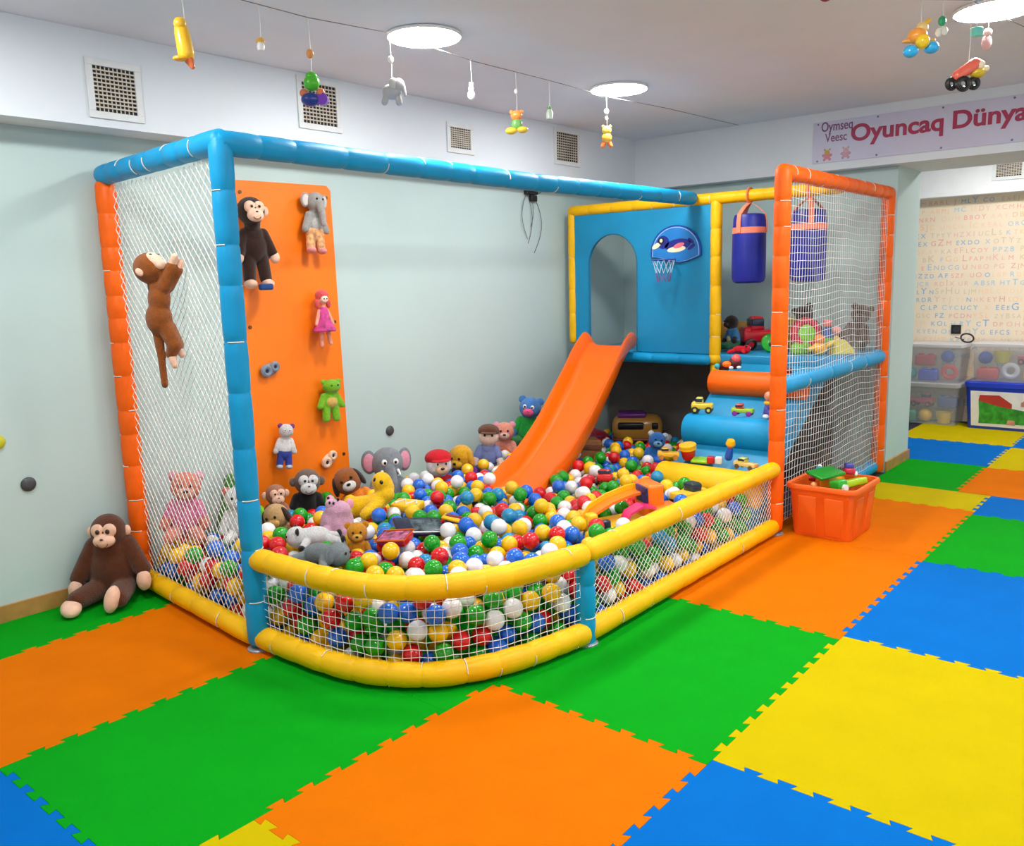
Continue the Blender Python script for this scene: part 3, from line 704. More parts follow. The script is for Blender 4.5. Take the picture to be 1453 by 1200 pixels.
# rag doll
t = thing('rag_doll', 'small rag doll with pink hair and pink dress hung on the orange board', 'doll', (3.535, BY - .085, 1.275), (0, 0, rad(-8)))
blob([(0, 0, .30, .034, .03, .036), (0, 0, .25, .016, .016, .03), (0, 0, .2, .03, .026, .05), (.03, 0, .225, .062, -.01, .14, .013, .012), (-.03, 0, .225, -.062, -.01, .14, .013, .012), (.02, 0, .12, .035, -.01, .01, .016, .014), (-.02, 0, .12, -.03, -.01, .0, .016, .014)], 'body', cloth(236, 160, 140), t, .005)
blob([(0, .008, .325, .046, .042, .042), (.042, .0, .27, .016, .02, .03), (-.042, .0, .27, .016, .02, .03)], 'hair', fur(214, 84, 84), t, .005)
blob([(0, -.026, .303, .026, .014, .024)], 'face', cloth(242, 214, 196), t)
MB().lathe([(.02, .25), (.036, .22), (.036, .18), (.045, .16), (.078, .10), (.074, .09), (.03, .11)], (0, 0, 0), 24).build('dress', M((188, 64, 130), .9, .5, 26), t, world=False)
for s in (1, -1): blob([(s * .01, -.04, .305, .004, .003, .005)], 'eye', eyeB, t)
cr('plush_frog', 'bright green plush frog with tan belly hung on the orange board', (3.565, BY - .055, .742), (0, .03, rad(-8)), (.42, .32, .31), fur(120, 190, 24), 'hang', 'round', None, belly=cloth(206, 170, 90), head=(.02, 0, -.02))
cr('plush_hippo', 'small white plush animal with purple ears and blue trousers hung low on the board', (3.165, BY - .055, .50), (0, .12, rad(-25)), .30, fur(216, 214, 216), 'hang', 'round', cloth(120, 60, 130), white=1, feet=fur(190, 200, 212), legs=cloth(52, 66, 150), shirt=fur(232, 232, 232))

# plush toys in the pit along the wall
PZ = .16
cr('plush_monkey', 'beige plush monkey head peeping up beside the blue post, lowest on the left', (2.985, 3.25, .16), (0, 0, rad(-20)), .32, fur(176, 120, 92), 'sit', 'side', skinM, face=skinM)
cr('plush_dog', 'tan plush dog with one dark ear lying among the balls near the blue post', (2.89, 2.96, .07), (.15, -.25, rad(-60)), .38, beige, 'sit', 'drop', fur(50, 28, 22), muzzle=fur(226, 170, 90))
cr('plush_monkey', 'grey brown plush monkey with black body and white face slumped against the orange board', (3.225, 3.27, .12), (0, .05, rad(-30)), .42, fur(112, 92, 80), 'sit', 'side', fur(120, 100, 90), face=whiteF, shirt=blackF, legs=blackF)
cr('plush_dog', 'orange and brown plush dog with white muzzle near the foot of the climbing board', (3.585, 3.08, .08), (-.1, -.4, rad(-35)), .46, fur(150, 84, 34), 'sit', 'drop', dbrown, muzzle=whiteF, shirt=fur(236, 130, 30), belly=fur(240, 226, 206))
cr('plush_elephant', 'grey plush elephant with pink inner ears sitting upright against the wall', (3.885, 3.22, .03), (0, 0, rad(-30)), .56, grey, 'sit', 'flap', pinkM, trunk=True, white=1, tusk=True)
cr('plush_doll', 'plush doll with red cap, white face and red body sitting beside the grey elephant', (4.22, 3.05, .05), (0, 0, rad(-30)), .46, cloth(226, 218, 222), 'sit', None, hat=cloth(196, 26, 40), muzzle=cloth(222, 180, 140), white=1, shirt=cloth(190, 24, 34), legs=cloth(40, 36, 60))
cr('plush_dog', 'yellow plush dog bending over a purple cloth beside the wall', (4.62, 3.12, .06), (.25, 0, rad(-80)), .46, fur(222, 164, 22), 'sit', 'drop', fur(210, 150, 16), muzzle=fur(232, 180, 40), nosem=eyeB, shirt=cloth(110, 40, 130))
cr('rag_doll', 'rag doll in blue grey clothes sitting between the yellow dog and the slide', (4.86, 3.15, .19), (0, .06, rad(-50)), .40, cloth(232, 202, 186), 'sit', None, hat=fur(96, 52, 30), shirt=cloth(112, 124, 172), legs=cloth(40, 46, 90), cat='doll')
cr('plush_bear', 'pink and orange plush animal tucked behind the seated blue doll', (5.17, 3.23, .17), (0, 0, rad(-50)), .40, fur(236, 150, 130), 'sit', 'round', pinkM, muzzle=fur(240, 190, 180), belly=fur(240, 120, 60))
cr('plush_bear', 'blue headed plush bear with pink muzzle and green body behind the slide', (5.50, 3.28, .28), (0, .15, rad(-62)), .46, fur(70, 130, 200), 'sit', 'round', None, muzzle=cloth(230, 90, 140), nosem=cloth(230, 90, 140), white=1, shirt=fur(30, 160, 60), legs=fur(24, 120, 50))
# toys loose among the balls
t = thing('plush_toy', 'bright yellow long armed plush toy sprawled across the balls below the grey elephant', 'plush toy', (3.27, 2.66, .27), (0, .0, rad(-50)), s=1.2)
blob([(-.11, 0, .05, 0, 0, .07, .055, .05), (0, 0, .07, .075, 0, .115, .05, .038), (.05, 0, .1, .03, .06, .16, .034, .03), (.05, 0, .09, -.02, -.11, .045, .036, .03), (.06, .03, .14, .045, .03, .175, .05, .052), (-.1, .0, .05, -.15, -.05, .03, .045, .04)], 'body', fur(226, 178, 14), t, .007)
blob([(.05, -.012, .18, .012, .01, .014)], 'eye', eyeB, t); blob([(.02, .0, .19, .012, .01, .014)], 'eye', eyeB, t)
t = thing('plush_pig', 'round lilac plush pig with upturned face among the balls mid pit', 'plush toy', (2.90, 2.56, .245), (rad(-14), rad(8), rad(-40)))
blob([(0, 0, .09, .095, .09, .115), (.0, -.03, .16, .075, .07, .06), (.06, -.07, .03, .03, .03, .04), (-.06, -.07, .03, .03, .03, .04)], 'body', fur(206, 158, 182), t, .008)
blob([(-.035, -.06, .195, .04, .028, .03)], 'snout', fur(214, 166, 190), t)
for q in ((-.05, -.087, .2), (-.028, -.09, .2)): blob([(*q, .006, .004, .009)], 'nostril', eyeB, t)
for q in ((-.005, -.075, .222), (-.06, -.05, .226)): blob([(*q, .008, .005, .009)], 'eye', eyeB, t)
for q in ((.06, .0, .2, .025, .014, .03), (-.05, .04, .215, .025, .014, .03)): blob([q], 'ear', pinkM, t)
cr('plush_elephant', 'grey plush elephant lying face down just behind the curved yellow rail', (2.46, 2.10, .305), (0, .1, rad(20)), .30, fur(134, 146, 150), 'lie', 'flap', grey, trunk=False)
cr('plush_panda', 'white and black plush animal lying among balls behind the grey face down elephant', (2.64, 2.42, .30), (0, 0, rad(-120)), .28, whiteF, 'lie', 'round', blackF, feet=blackF, hands=blackF)
cr('plush_bear', 'golden yellow plush bear lying on the balls right of the lilac pig', (2.83, 2.28, .15), (0, 0, rad(-40)), .28, fur(224, 150, 14), 'sit', 'round', None, muzzle=fur(236, 180, 60))
cr('plush_bear', 'blue plush bear with pale ears sitting in the balls beside the step ramp', (5.72, 2.19, .16), (0, .2, rad(-50)), .34, fur(40, 110, 190), 'sit', 'round', fur(200, 210, 216), muzzle=fur(120, 180, 220), feet=whiteF, hands=whiteF)
# behind the left net
cr('plush_bear', 'pink plush bear leaning on the wall seen through the left net', (2.38, 3.27, .26), (0, .1, rad(-30)), .42, fur(226, 130, 110), 'sit', 'round', pinkM, muzzle=fur(232, 170, 150), shirt=fur(226, 120, 170))
cr('plush_rabbit', 'white plush animal seen through the left net beside the pink bear', (2.55, 2.98, .26), (0, 0, rad(-30)), .33, whiteF, 'sit', 'round', fur(226, 120, 110), muzzle=whiteF, nosem=fur(220, 100, 100))
t = thing('plush_snake', 'tall striped red and green plush roll leaning in the corner behind the left net', 'plush toy', (2.80, 3.30, .22), (0, 0, 0), s=1.1)
blob([(-.09, -.03, .0, .04, .02, .34, .06, .045)], 'body', fur(196, 40, 40), t); blob([(-.16, -.04, .0, -.06, .02, .27, .05, .04)], 'stripe_roll', fur(60, 120, 50), t)
blob([(-.10, -.14, .02, -.02, -.13, .10, .05, .05)], 'green_end', fur(110, 200, 40), t)
# on the platform
PT = 1.042
cr('plush_penguin', 'black plush penguin with blue body on the platform beside the yellow post', (6.62, 1.93, PT + .02), (0, -.1, rad(-120)), .30, fur(34, 24, 20), 'sit', None, muzzle=M((52, 34, 24), .6), shirt=fur(50, 130, 190), legs=fur(30, 110, 70), belly=fur(236, 210, 130))
cr('plush_mouse', 'small red plush toy lying at the front edge of the platform', (6.42, 1.78, PT), (0, 0, rad(20)), .17, cloth(206, 20, 40), 'lie', 'round', blackF, white=1)
cr('plush_bear', 'brown plush bear slumped on the platform at the far end of the tower net', (7.06, 1.11, PT + .02), (0, .22, rad(-75)), .38, fur(92, 66, 56), 'sit', 'round', None, muzzle=fur(120, 90, 76), feet=fur(60, 44, 40))
cr('plush_bear', 'dark brown plush toy behind the yellow toys in the middle of the platform', (7.0, 1.39, PT + .03), (0, -.35, rad(-80)), .38, fur(74, 56, 54), 'sit', 'round', None, muzzle=fur(96, 70, 60))
# ================================================================ HARD TOYS
def vehicle(name, label, loc, rot, L, W_, Hh, bodyc, cabc, wheelc=(30, 30, 32), wheels=4, bed=None, cat='toy vehicle', group=None, wr=None):
    """little push vehicle, front toward -x"""
    t = thing(name, label, cat, loc, rot, group); r = wr or Hh * .22
    MB().rbox((0, 0, r + Hh * .22), (L, W_ * .86, Hh * .34), Hh * .08).rbox((-L * .38, 0, r + Hh * .36), (L * .22, W_ * .8, Hh * .24), Hh * .08).build('body', plas(*bodyc), t, world=False)
    c = MB().rbox((-L * .14, 0, r + Hh * .56), (L * .36, W_ * .74, Hh * .42), Hh * .09, taper=.86).build('cab', plas(*cabc), t, world=False)
    MB().rbox((-L * .14, 0, r + Hh * .6), (L * .3, W_ * .765, Hh * .2), Hh * .03).rbox((-L * .15, 0, r + Hh * .6), (L * .345, W_ * .6, Hh * .2), Hh * .03).build('window', M((40, 52, 70), .15), c, world=False)
    if bed: MB().rbox((L * .26, 0, r + Hh * .52), (L * .44, W_ * .84, Hh * .28), Hh * .05, taper=1.08).build('bed', plas(*bed), t, world=False)
    for sx in ((-1, 1) if wheels == 4 else (-1, 0, 1)):
        for sy in (1, -1):
            o = MB().cyl((sx * L * .32, sy * W_ * .43, r), r, W_ * .16, (rad(90), 0, 0), 20, r * .2).build('wheel', plas(*wheelc), t, world=False)
            if Hh > .09: MB().cyl((sx * L * .32, sy * W_ * .515, r), r * .45, W_ * .03, (rad(90), 0, 0), 14).build('hub', plas(*cabc), o, world=False)
    return t
def one(name, label, cat, loc, rot, parts, group=None, s=1.):
    """parts: (name, MB, material[, label])"""
    t = thing(name, label, cat, loc, rot, group, s)
    for p in parts:
        o = p[1].build(p[0], p[2], t, world=False)
        if len(p) > 3: part(o, p[3])
    return t
B = MB
pR = plas(206, 22, 30); pG = plas(30, 160, 30); pY = plas(244, 190, 14); pO = plas(246, 120, 14); pB = plas(20, 90, 200); pW = plas(236, 236, 236); pP = plas(226, 40, 110); pV = plas(110, 50, 170); pL = plas(150, 210, 30); pN = plas(24, 28, 60); pK = plas(24, 24, 26); pT = plas(60, 180, 190); pBr = plas(130, 84, 50)
mixm = M((170, 90, 130), .4, .9, 22)
# in the pit
one('toy_tray', 'red boat shaped toy tray with yellow rim and picture inside, mid pit', 'toy tray', (2.87, 2.02, .345), (rad(14), rad(-8), rad(-75)), s=.66, parts=[
    ('tub', B().rbox((0, 0, 0), (.25, .15, .07), .02, taper=1.12), pR), ('rim', B().tube([(-.14, -.085, .037), (.14, -.085, .037), (.14, .085, .037), (-.14, .085, .037)], .008, 8, closed=True), pO),
    ('picture', B().box((0, 0, .0365), (.25, .14, .002)), mixm)])
one('toy_tablet', 'dark navy toy tablet lying on the balls behind the red tray', 'toy tablet', (3.13, 2.11, .335), (rad(20), rad(8), rad(-25)), s=1.12, parts=[
    ('case', B().rbox((0, 0, 0), (.25, .14, .024), .01), pN), ('screen', B().rbox((.03, -.005, .0125), (.15, .1, .003), .002), M((70, 84, 90), .25, .9, 40)), ('stripe', B().rbox((0, -.062, .0128), (.22, .008, .004), .002), pW)])
one('toy_keyboard', 'yellow edged toy keyboard lying on the balls right of the navy tablet', 'toy keyboard', (3.335, 2.02, .345), (rad(16), rad(6), rad(-75)), s=.75, parts=[
    ('case', B().rbox((0, 0, 0), (.24, .07, .02), .008), pY), ('keys', B().rbox((0, .015, .0115), (.2, .03, .004), .002), plas(130, 30, 40))])
one('toy_box', 'flat yellow toy box with white lattice top behind the navy tablet', 'toy box', (3.47, 2.57, .31), (rad(10), 0, rad(-75)), [
    ('case', B().rbox((0, 0, 0), (.19, .11, .05), .012), pY), ('lattice', B().tube([(-.07, -.03, .028), (-.03, .03, .028), (.01, -.03, .028), (.05, .03, .028), (.08, -.02, .028)], .006, 6), pW)])
# orange garage with race track
one('toy_garage', 'big orange and yellow toy garage with track and pink ramp against the straight rail', 'toy garage', (4.05, 1.345, .25), (0, rad(-4), rad(-32)), s=(1, 1, .86), parts=[
    ('base', B().rbox((0, 0, .02), (.50, .24, .06), .02), pY), ('tower', B().rbox((.16, .02, .15), (.10, .2, .24), .02).rbox((.2, -.06, .07), (.16, .12, .12), .03), pO),
    ('sticker', B().rbox((.155, -.0, .2), (.115, .13, .11), .004), M((40, 40, 110), .4, .9, 25)),
    ('track', B().rings([[(x, y0 + dy, z + dz) for dy, dz in ((-.05, 0), (.05, 0), (.05, .018), (-.05, .018))] for x, y0, z in ((-.26, .0, .06), (-.2, .02, .12), (-.08, .05, .16), (.04, .05, .19), (.13, .04, .2))]), pO),
    ('track_wall', B().rings([[(x, y0 + dy, z + dz) for dy, dz in ((.048, 0), (.062, 0), (.062, .05), (.048, .05))] for x, y0, z in ((-.26, .0, .06), (-.2, .02, .12), (-.08, .05, .16), (.04, .05, .19), (.13, .04, .2))]), pY),
    ('pillar', B().rbox((-.24, -.05, .08), (.06, .07, .14), .015), pY),
    ('ramp', B().rings([[(x, -.1 + dy, z + dz) for dy, dz in ((-.045, 0), (.045, 0), (.045, .015), (-.045, .015))] for x, z in ((-.08, .04), (-.04, .12), (.04, .155), (.12, .13))]), pP),
    ('gate', B().rbox((-.18, -.11, .06), (.05, .04, .1), .012), pN)])
vehicle('toy_tractor', 'yellow and black toy digger half sunk in balls below the yellow roll', (4.60, 1.25, .27), (0, 0, rad(160)), .22, .13, .14, (240, 190, 40), (40, 60, 60), (30, 30, 32))
vehicle('toy_car', 'red ribbed toy car among the balls between slide and ramp', (4.72, 1.95, .275), (0, rad(8), rad(30)), .19, .12, .11, (216, 26, 24), (200, 18, 22), (40, 20, 20))
# under the platform
one('toy_bus', 'tan rounded toy car with dark windows in the shade under the platform', 'toy vehicle', (6.72, 2.93, .13), (0, 0, rad(-58)), [
    ('body', B().rbox((0, 0, .16), (.46, .24, .25), .09), plas(196, 140, 60)), ('window', B().rbox((-.06, -.09, .19), (.24, .08, .07), .02).rbox((.16, -.09, .19), (.06, .08, .06), .015), pK),
    ('roof', B().rbox((-.05, 0, .285), (.26, .2, .05), .02), plas(110, 40, 130)), ('bumper', B().rbox((0, -.0, .06), (.47, .245, .03), .012), plas(120, 60, 50))])
one('toy_drum', 'dark red toy drum under the platform left of the tan toy car', 'toy drum', (6.36, 3.19, .16), (rad(12), 0, 0), [('shell', B().cyl((0, 0, .06), .11, .11, n=28, bev=.01), plas(160, 24, 44)), ('rim', B().torus((0, 0, .115), .108, .01).torus((0, 0, .008), .108, .01), plas(120, 20, 60))])
one('toy_crate', 'brown wooden toy crate partly hidden behind the slide foot', 'toy crate', (5.42, 2.68, .16), (0, rad(5), rad(-40)), [
    ('panel', B().rbox((0, 0, .13), (.3, .18, .26), .012), M((150, 98, 50), .6, .2, 12)), ('slat', B().rbox((0, -.095, .2), (.31, .015, .04), .004).rbox((0, -.095, .07), (.31, .015, .04), .004).rbox((-.05, -.097, .13), (.03, .015, .24), .004), M((110, 64, 34), .6, .2, 12))])
# on the ramp and its rolls
def rz(x): return 0
one('toy_cup', 'red toy cup with yellow striped rim standing on the ramp behind the yellow roll', 'toy cup', (5.25, 1.60, .402), (0, rad(-12), 0), [('cup', B().lathe([(.03, 0), (.042, .004), (.055, .075), (.05, .075), (.04, .01), (.001, .01)]), pR), ('lid', B().lathe([(.05, .072), (.06, .075), (.06, .086), (.055, .09), (.06, .094), (.06, .108), (.05, .112), (.001, .112)]), pY)])
vehicle('toy_truck', 'mustard toy truck lying on top of the yellow roll', (5.13, 1.695, .409), (0, 0, rad(-60)), .15, .075, .085, (232, 186, 60), (222, 170, 40), (190, 120, 40))
one('toy_plate', 'lime green toy tray behind the yellow roll', 'toy tray', (5.225, 1.49, .398), (0, rad(-10), rad(10)), [('tray', B().rbox((0, 0, .012), (.09, .13, .02), .008), pL)])
one('toy_figure', 'small toy figure with yellow hat, blue body and red base leaning on the ramp', 'toy figure', (5.24, 1.30, .425), (rad(14), rad(-14), 0), [('body', B().cap_((0, 0, .03), (0, 0, .085), .028, .022), pB), ('head', B().ell((0, 0, .125), .026), plas(226, 120, 90)), ('hat', B().lathe([(.001, .165), (.024, .16), (.032, .14), (.032, .128), (.001, .128)]), pY)])
one('toy_block', 'red and white toy block beside the small figure with yellow hat', 'toy block', (5.21, 1.385, .40), (0, 0, .3), [('red_half', B().rbox((0, .025, .025), (.05, .05, .05), .01), pR), ('white_half', B().rbox((0, -.03, .025), (.05, .05, .05), .01), pW)])
vehicle('toy_train', 'pale yellow toy train on the right end of the yellow roll', (5.13, 1.12, .409), (0, 0, rad(-100)), .16, .07, .075, (226, 196, 120), (206, 206, 90), (90, 70, 30))
vehicle('toy_tractor', 'yellow toy tractor parked on top of the blue roll', (5.50, 1.63, .692), (0, 0, rad(-70)), .15, .10, .115, (232, 206, 60), (210, 206, 80), (40, 36, 20))
vehicle('toy_car', 'purple and lime toy car on the blue roll', (5.52, 1.33, .692), (0, 0, rad(-80)), .15, .08, .085, (160, 200, 50), (226, 80, 40), (140, 40, 150))
one('toy_figure', 'toy doll in blue checked clothes and yellow scarf on the blue roll', 'toy figure', (5.52, 1.14, .692), (0, 0, rad(-50)), [('body', B().cap_((0, 0, .03), (0, 0, .08), .04, .03), M((90, 80, 170), .7, .8, 40)), ('scarf', B().torus((0, 0, .105), .022, .014), pY), ('head', B().ell((0, 0, .15), .034), plas(236, 150, 120)), ('foot', B().ell((.03, -.03, .015), (.02, .03, .015)).ell((-.03, -.03, .015), (.02, .03, .015)), pW)])
one('toy_figure', 'red and pink round toy figures joined together on the orange roll near the yellow post', 'toy figure', (5.99, 1.66, .955), (0, 0, rad(-50)), [('body', B().ell((-.03, 0, .035), (.05, .04, .035)).ell((.04, 0, .05), (.05, .04, .05)), plas(80, 20, 30)), ('face', B().ell((-.03, -.028, .045), (.034, .018, .026)), pO), ('head', B().ell((.045, -.01, .085), (.035, .035, .035)), plas(226, 90, 90)), ('hand', B().ell((.0, -.04, .02), (.018, .012, .012)).ell((.06, -.035, .02), (.018, .012, .012)), pW), ('cap', B().ell((-.095, 0, .03), (.022, .02, .022)), pT)])
one('toy_ball', 'small yellow toy ball with red block by the orange post on the orange roll', 'toy ball', (5.96, 1.25, .93), (0, 0, rad(-50)), [('ball', B().ell((0, 0, .035), .035), pY), ('block', B().rbox((.06, .01, .03), (.05, .05, .06), .008), plas(110, 20, 20))])
# on the platform
t = vehicle('toy_truck', 'large red toy truck on the platform behind the orange post', (6.84, 1.79, PT), (0, 0, rad(-50)), .34, .2, .30, (206, 18, 36), (200, 16, 40), (24, 24, 26), wr=.05)
one('toy_disc', 'bright green toy disc leaning against the red truck', 'toy disc', (6.60, 1.60, PT + .001), (rad(80), 0, rad(-48)), [('disc', B().cyl((0, .075, 0), .075, .03, n=30, bev=.01), plas(20, 170, 30)), ('hub', B().cyl((0, .06, .016), .02, .012, n=16), pK)])
one('toy_drum', 'round toy with lime centre and red rim behind the tower net', 'toy drum', (6.66, 1.34, PT + .15), (rad(78), 0, rad(-42)), [('rim', B().torus((0, 0, 0), .095, .036, n=36, k=12), plas(206, 26, 60)), ('disc', B().cyl((0, 0, 0), .08, .055, n=30, bev=.02), plas(130, 210, 40))])
one('toy_block', 'green toy block below the round red rimmed toy on the platform', 'toy block', (6.52, 1.32, PT), (0, 0, rad(-40)), [('block', B().rbox((0, 0, .04), (.15, .08, .08), .02), plas(120, 190, 50)), ('stud', B().cyl((-.04, 0, .085), .02, .015).cyl((.04, 0, .085), .02, .015), plas(120, 190, 50))])
one('toy_bottle', 'blue toy bottle with red and yellow top in the middle of the platform toys', 'toy bottle', (6.66, 1.17, PT), (0, 0, 0), [('bottle', B().lathe([(.001, 0), (.045, 0), (.048, .01), (.048, .15), (.03, .19), (.03, .21), (.001, .21)]), plas(30, 70, 140)), ('label', B().cyl((0, 0, .09), .0485, .07), plas(100, 170, 60)), ('cap', B().cyl((0, 0, .235), .034, .05, bev=.008), plas(226, 110, 110))])
one('toy_figure', 'orange and yellow toy figure at the platform edge behind the tower net', 'toy figure', (6.50, 1.17, PT), (0, 0, rad(-40)), [('body', B().ell((0, 0, .05), (.06, .05, .05)), plas(240, 170, 30)), ('head', B().ell((0, 0, .12), (.04, .04, .04)), plas(236, 130, 40)), ('arm', B().cap_((.04, 0, .06), (.09, -.02, .09), .018).cap_((-.04, 0, .06), (-.09, -.02, .05), .018), plas(246, 190, 60))])
one('toy_block', 'pale yellow wedge shaped toy block at the platform edge nearest the end wall', 'toy block', (6.66, 1.06, PT + .002), (0, 0, rad(-30)), [('wedge', B().prism([(-.09, 0), (.09, 0), (.09, .03), (0, .11), (-.09, .10)], -.04, .04, lambda x, z, y: (x, y, z)), plas(236, 212, 80))])
one('toy_figure', 'small yellow and pink toy figure between the wedge block and the orange figure', 'toy figure', (6.80, 1.15, PT), (0, 0, rad(-40)), [('body', B().cap_((0, 0, .04), (0, 0, .1), .035, .03), plas(236, 190, 90)), ('head', B().ell((0, 0, .17), (.035, .035, .035)), plas(240, 160, 150))])
one('toy_house', 'yellow roofed toy house at the back of the platform', 'toy house', (7.14, 1.66, PT), (0, 0, rad(-50)), [('wall', B().rbox((0, 0, .09), (.16, .12, .18), .01), plas(200, 160, 60)), ('roof', B().prism([(-.1, .18), (.1, .18), (0, .26)], -.07, .07, lambda x, z, y: (x, y, z)), plas(236, 196, 70))])
one('toy_tray', 'yellow tray shaped toy standing on the platform between penguin and wall', 'toy tray', (7.0, 2.12, PT), (0, 0, rad(-50)), [('tray', B().rbox((0, 0, .11), (.24, .04, .22), .02), plas(206, 150, 30))])

# ================================================================ ORANGE BIN WITH TOYS on the mats beside the tower
t = thing('toy_bin', 'big orange plastic bin full of toys standing on the orange mat beside the tower net', 'storage bin', (5.43, .655, .001))
def loop(w_, d_, z, r=.04, n=6):
    out = []
    for cx, cy, a0 in ((w_ / 2 - r, d_ / 2 - r, 0), (-w_ / 2 + r, d_ / 2 - r, 90), (-w_ / 2 + r, -d_ / 2 + r, 180), (w_ / 2 - r, -d_ / 2 + r, 270)):
        for i in range(n): a = rad(a0 + 90 * i / (n - 1)); out.append((cx + r * cos(a), cy + r * sin(a), z))
    return out
mBIN = M((240, 104, 24), .42, .05, 3)
BW, BD, BH = .48, .43, .34
MB().rings([loop(BW * .86, BD * .84, .0, .04), loop(BW * .875, BD * .86, .012, .045), loop(BW * .965, BD * .955, BH * .8, .05), loop(BW * .975, BD * .965, BH * .81, .05), loop(BW * .985, BD * .975, BH * .95, .05), loop(BW * .96, BD * .94, BH * .95, .045), loop(BW * .84, BD * .82, .02, .035), loop(BW * .2, BD * .2, .02, .03)]).build('tub', mBIN, t, world=False, ang=35)
MB().rings([loop(BW * 1.0, BD * 1.0, BH * .90, .055), loop(BW * 1.04, BD * 1.06, BH * .91, .06), loop(BW * 1.05, BD * 1.07, BH * .96, .06), loop(BW * 1.03, BD * 1.05, BH * .995, .06), loop(BW * .99, BD * .98, BH * 1.0, .05), loop(BW * .97, BD * .955, BH * .975, .05)], closed=True).build('rim', mBIN, t, world=False, ang=50)
for x in (-.1, .1): MB().rbox((x, -BD * .4525, BH * .42), (.11, .012, BH * .74), .006, (rad(5.4), 0, 0)).build('rib_panel', mBIN, t, world=False)
for y in (-.085, .085): MB().rbox((-BW * .4585, y, BH * .42), (.012, .12, BH * .74), .006, (0, rad(-5.4), 0)).build('rib_panel', mBIN, t, world=False)
bz = .235
def bt(name, lab, cat, x, y, z, rot, parts): 
    return one(name, lab, cat, (5.43 + x * .66, .655 + y * .95, bz + z * .8), rot, parts, s=.74)
bt('toy_tray', 'flat dark green toy tray lid lying on top of the toys in the orange bin', 'toy tray', -.06, .04, .19, (rad(8), rad(-6), rad(-30)), [('tray', B().rbox((0, 0, 0), (.27, .2, .03), .014), plas(16, 140, 24))])
bt('toy_truck', 'lime and yellow toy tipper lying in the front of the orange bin', 'toy vehicle', -.0, -.10, .115, (rad(-12), 0, rad(-18)), [('bed', B().rbox((.06, 0, .0), (.28, .1, .06), .012), plas(170, 210, 30)), ('cab', B().rbox((-.13, 0, .01), (.12, .11, .08), .02), plas(40, 170, 40)), ('wheel', B().cyl((-.13, -.06, -.02), .03, .03, (rad(90), 0, 0)), pW)])
bt('toy_box', 'orange yellow toy box in the middle of the orange bin', 'toy box', .09, .03, .095, (rad(-8), rad(6), rad(-20)), [('box', B().rbox((0, 0, 0), (.22, .1, .09), .012), plas(244, 176, 30))])
bt('toy_ball', 'orange toy ball at the left end of the orange bin', 'toy ball', -.255, -.10, .06, (0, 0, 0), [('ball', B().ell((0, 0, 0), .055), plas(236, 130, 30))])
bt('toy_car', 'blue and red toy car at the right end of the orange bin', 'toy vehicle', .235, -.045, .175, (0, rad(8), rad(30)), [('body', B().rbox((0, 0, 0), (.15, .09, .05), .015), plas(200, 30, 60)), ('cab', B().rbox((0, 0, .045), (.09, .075, .05), .015), plas(60, 70, 160)), ('wheel', B().cyl((-.045, -.05, -.02), .022, .02, (rad(90), 0, 0)).cyl((.045, -.05, -.02), .022, .02, (rad(90), 0, 0)), pW)])
bt('toy_bottle', 'teal and white toy bottle at the back of the orange bin', 'toy bottle', .13, .13, .13, (0, rad(70), rad(20)), [('bottle', B().lathe([(.001, 0), (.035, 0), (.04, .02), (.035, .1), (.015, .13), (.001, .13)]), plas(70, 150, 160)), ('cap', B().cyl((0, 0, .135), .02, .03), pW)])
bt('toy_block', 'small pale yellow toy block at the back right of the orange bin', 'toy block', .24, .07, .12, (.3, .2, .5), [('block', B().rbox((0, 0, 0), (.06, .05, .07), .008), plas(226, 216, 90))])
bt('toy_figure', 'brown and tan toy figure near the back left rim of the orange bin', 'toy figure', -.235, .125, .07, (rad(60), 0, .6), [('body', B().cap_((0, 0, -.03), (0, 0, .03), .03), pBr), ('head', B().ell((0, 0, .075), .028), plas(236, 160, 90))])
bt('toy_car', 'red toy car poking up at the back of the orange bin', 'toy vehicle', .03, .15, .13, (0, rad(-20), rad(10)), [('body', B().rbox((0, 0, 0), (.11, .06, .04), .012), plas(190, 20, 50)), ('cab', B().rbox((0, 0, .03), (.06, .05, .04), .012), pW)])
fl = MB(); fl.rbox((0, 0, bz - .07 + .0), (BW * .78, BD * .76, .1), .02)
o = fl.build('toy_layer', M((110, 80, 60), .7, .8, 18), None, world=True, loc=(0, 0, 0)); o.location = (5.43, .655, 0); tag(o, 'jumble of small toys filling the bottom of the orange bin', 'toys', kind='stuff')

# ================================================================ STORAGE BOXES in the next room
mCLR = M((214, 218, 222), .3, .02, alpha=.17); mCLID = M((222, 222, 226), .4, .02, alpha=.5)
def clearbox(x, y, z, w_, d_, h_, lab, lidc=None, rot=0., lid=True):
    t = thing('storage_box', lab, 'storage box', (x, y, z), (0, 0, rot), 'storage boxes by the letter wall')
    MB().rings([loop(d_ * .9, w_ * .9, 0, .04), loop(d_ * .98, w_ * .98, h_ * .92, .05), loop(d_ * .97, w_ * .97, h_ * .92, .05), loop(d_ * .89, w_ * .89, .006, .04), loop(d_ * .2, w_ * .2, .006, .02)]).build('tub', mCLR, t, world=False, ang=40)
    MB().rings([loop(d_, w_, h_ * .9, .05), loop(d_ * 1.02, w_ * 1.02, h_ * .92, .05), loop(d_ * 1.02, w_ * 1.02, h_ * .985, .05), loop(d_ * .96, w_ * .98, h_, .05), loop(d_ * .2, w_ * .2, h_, .02)], cap=True).build('lid', lidc or mCLID, t, world=False, ang=40)
    return t
clearbox(10.16, 1.285, .001, .72, .44, .455, 'clear plastic storage box full of toys on the floor beside the end wall')
clearbox(10.16, 1.275, .46, .72, .44, .42, 'clear plastic storage box of toys stacked on another clear box beside the end wall')
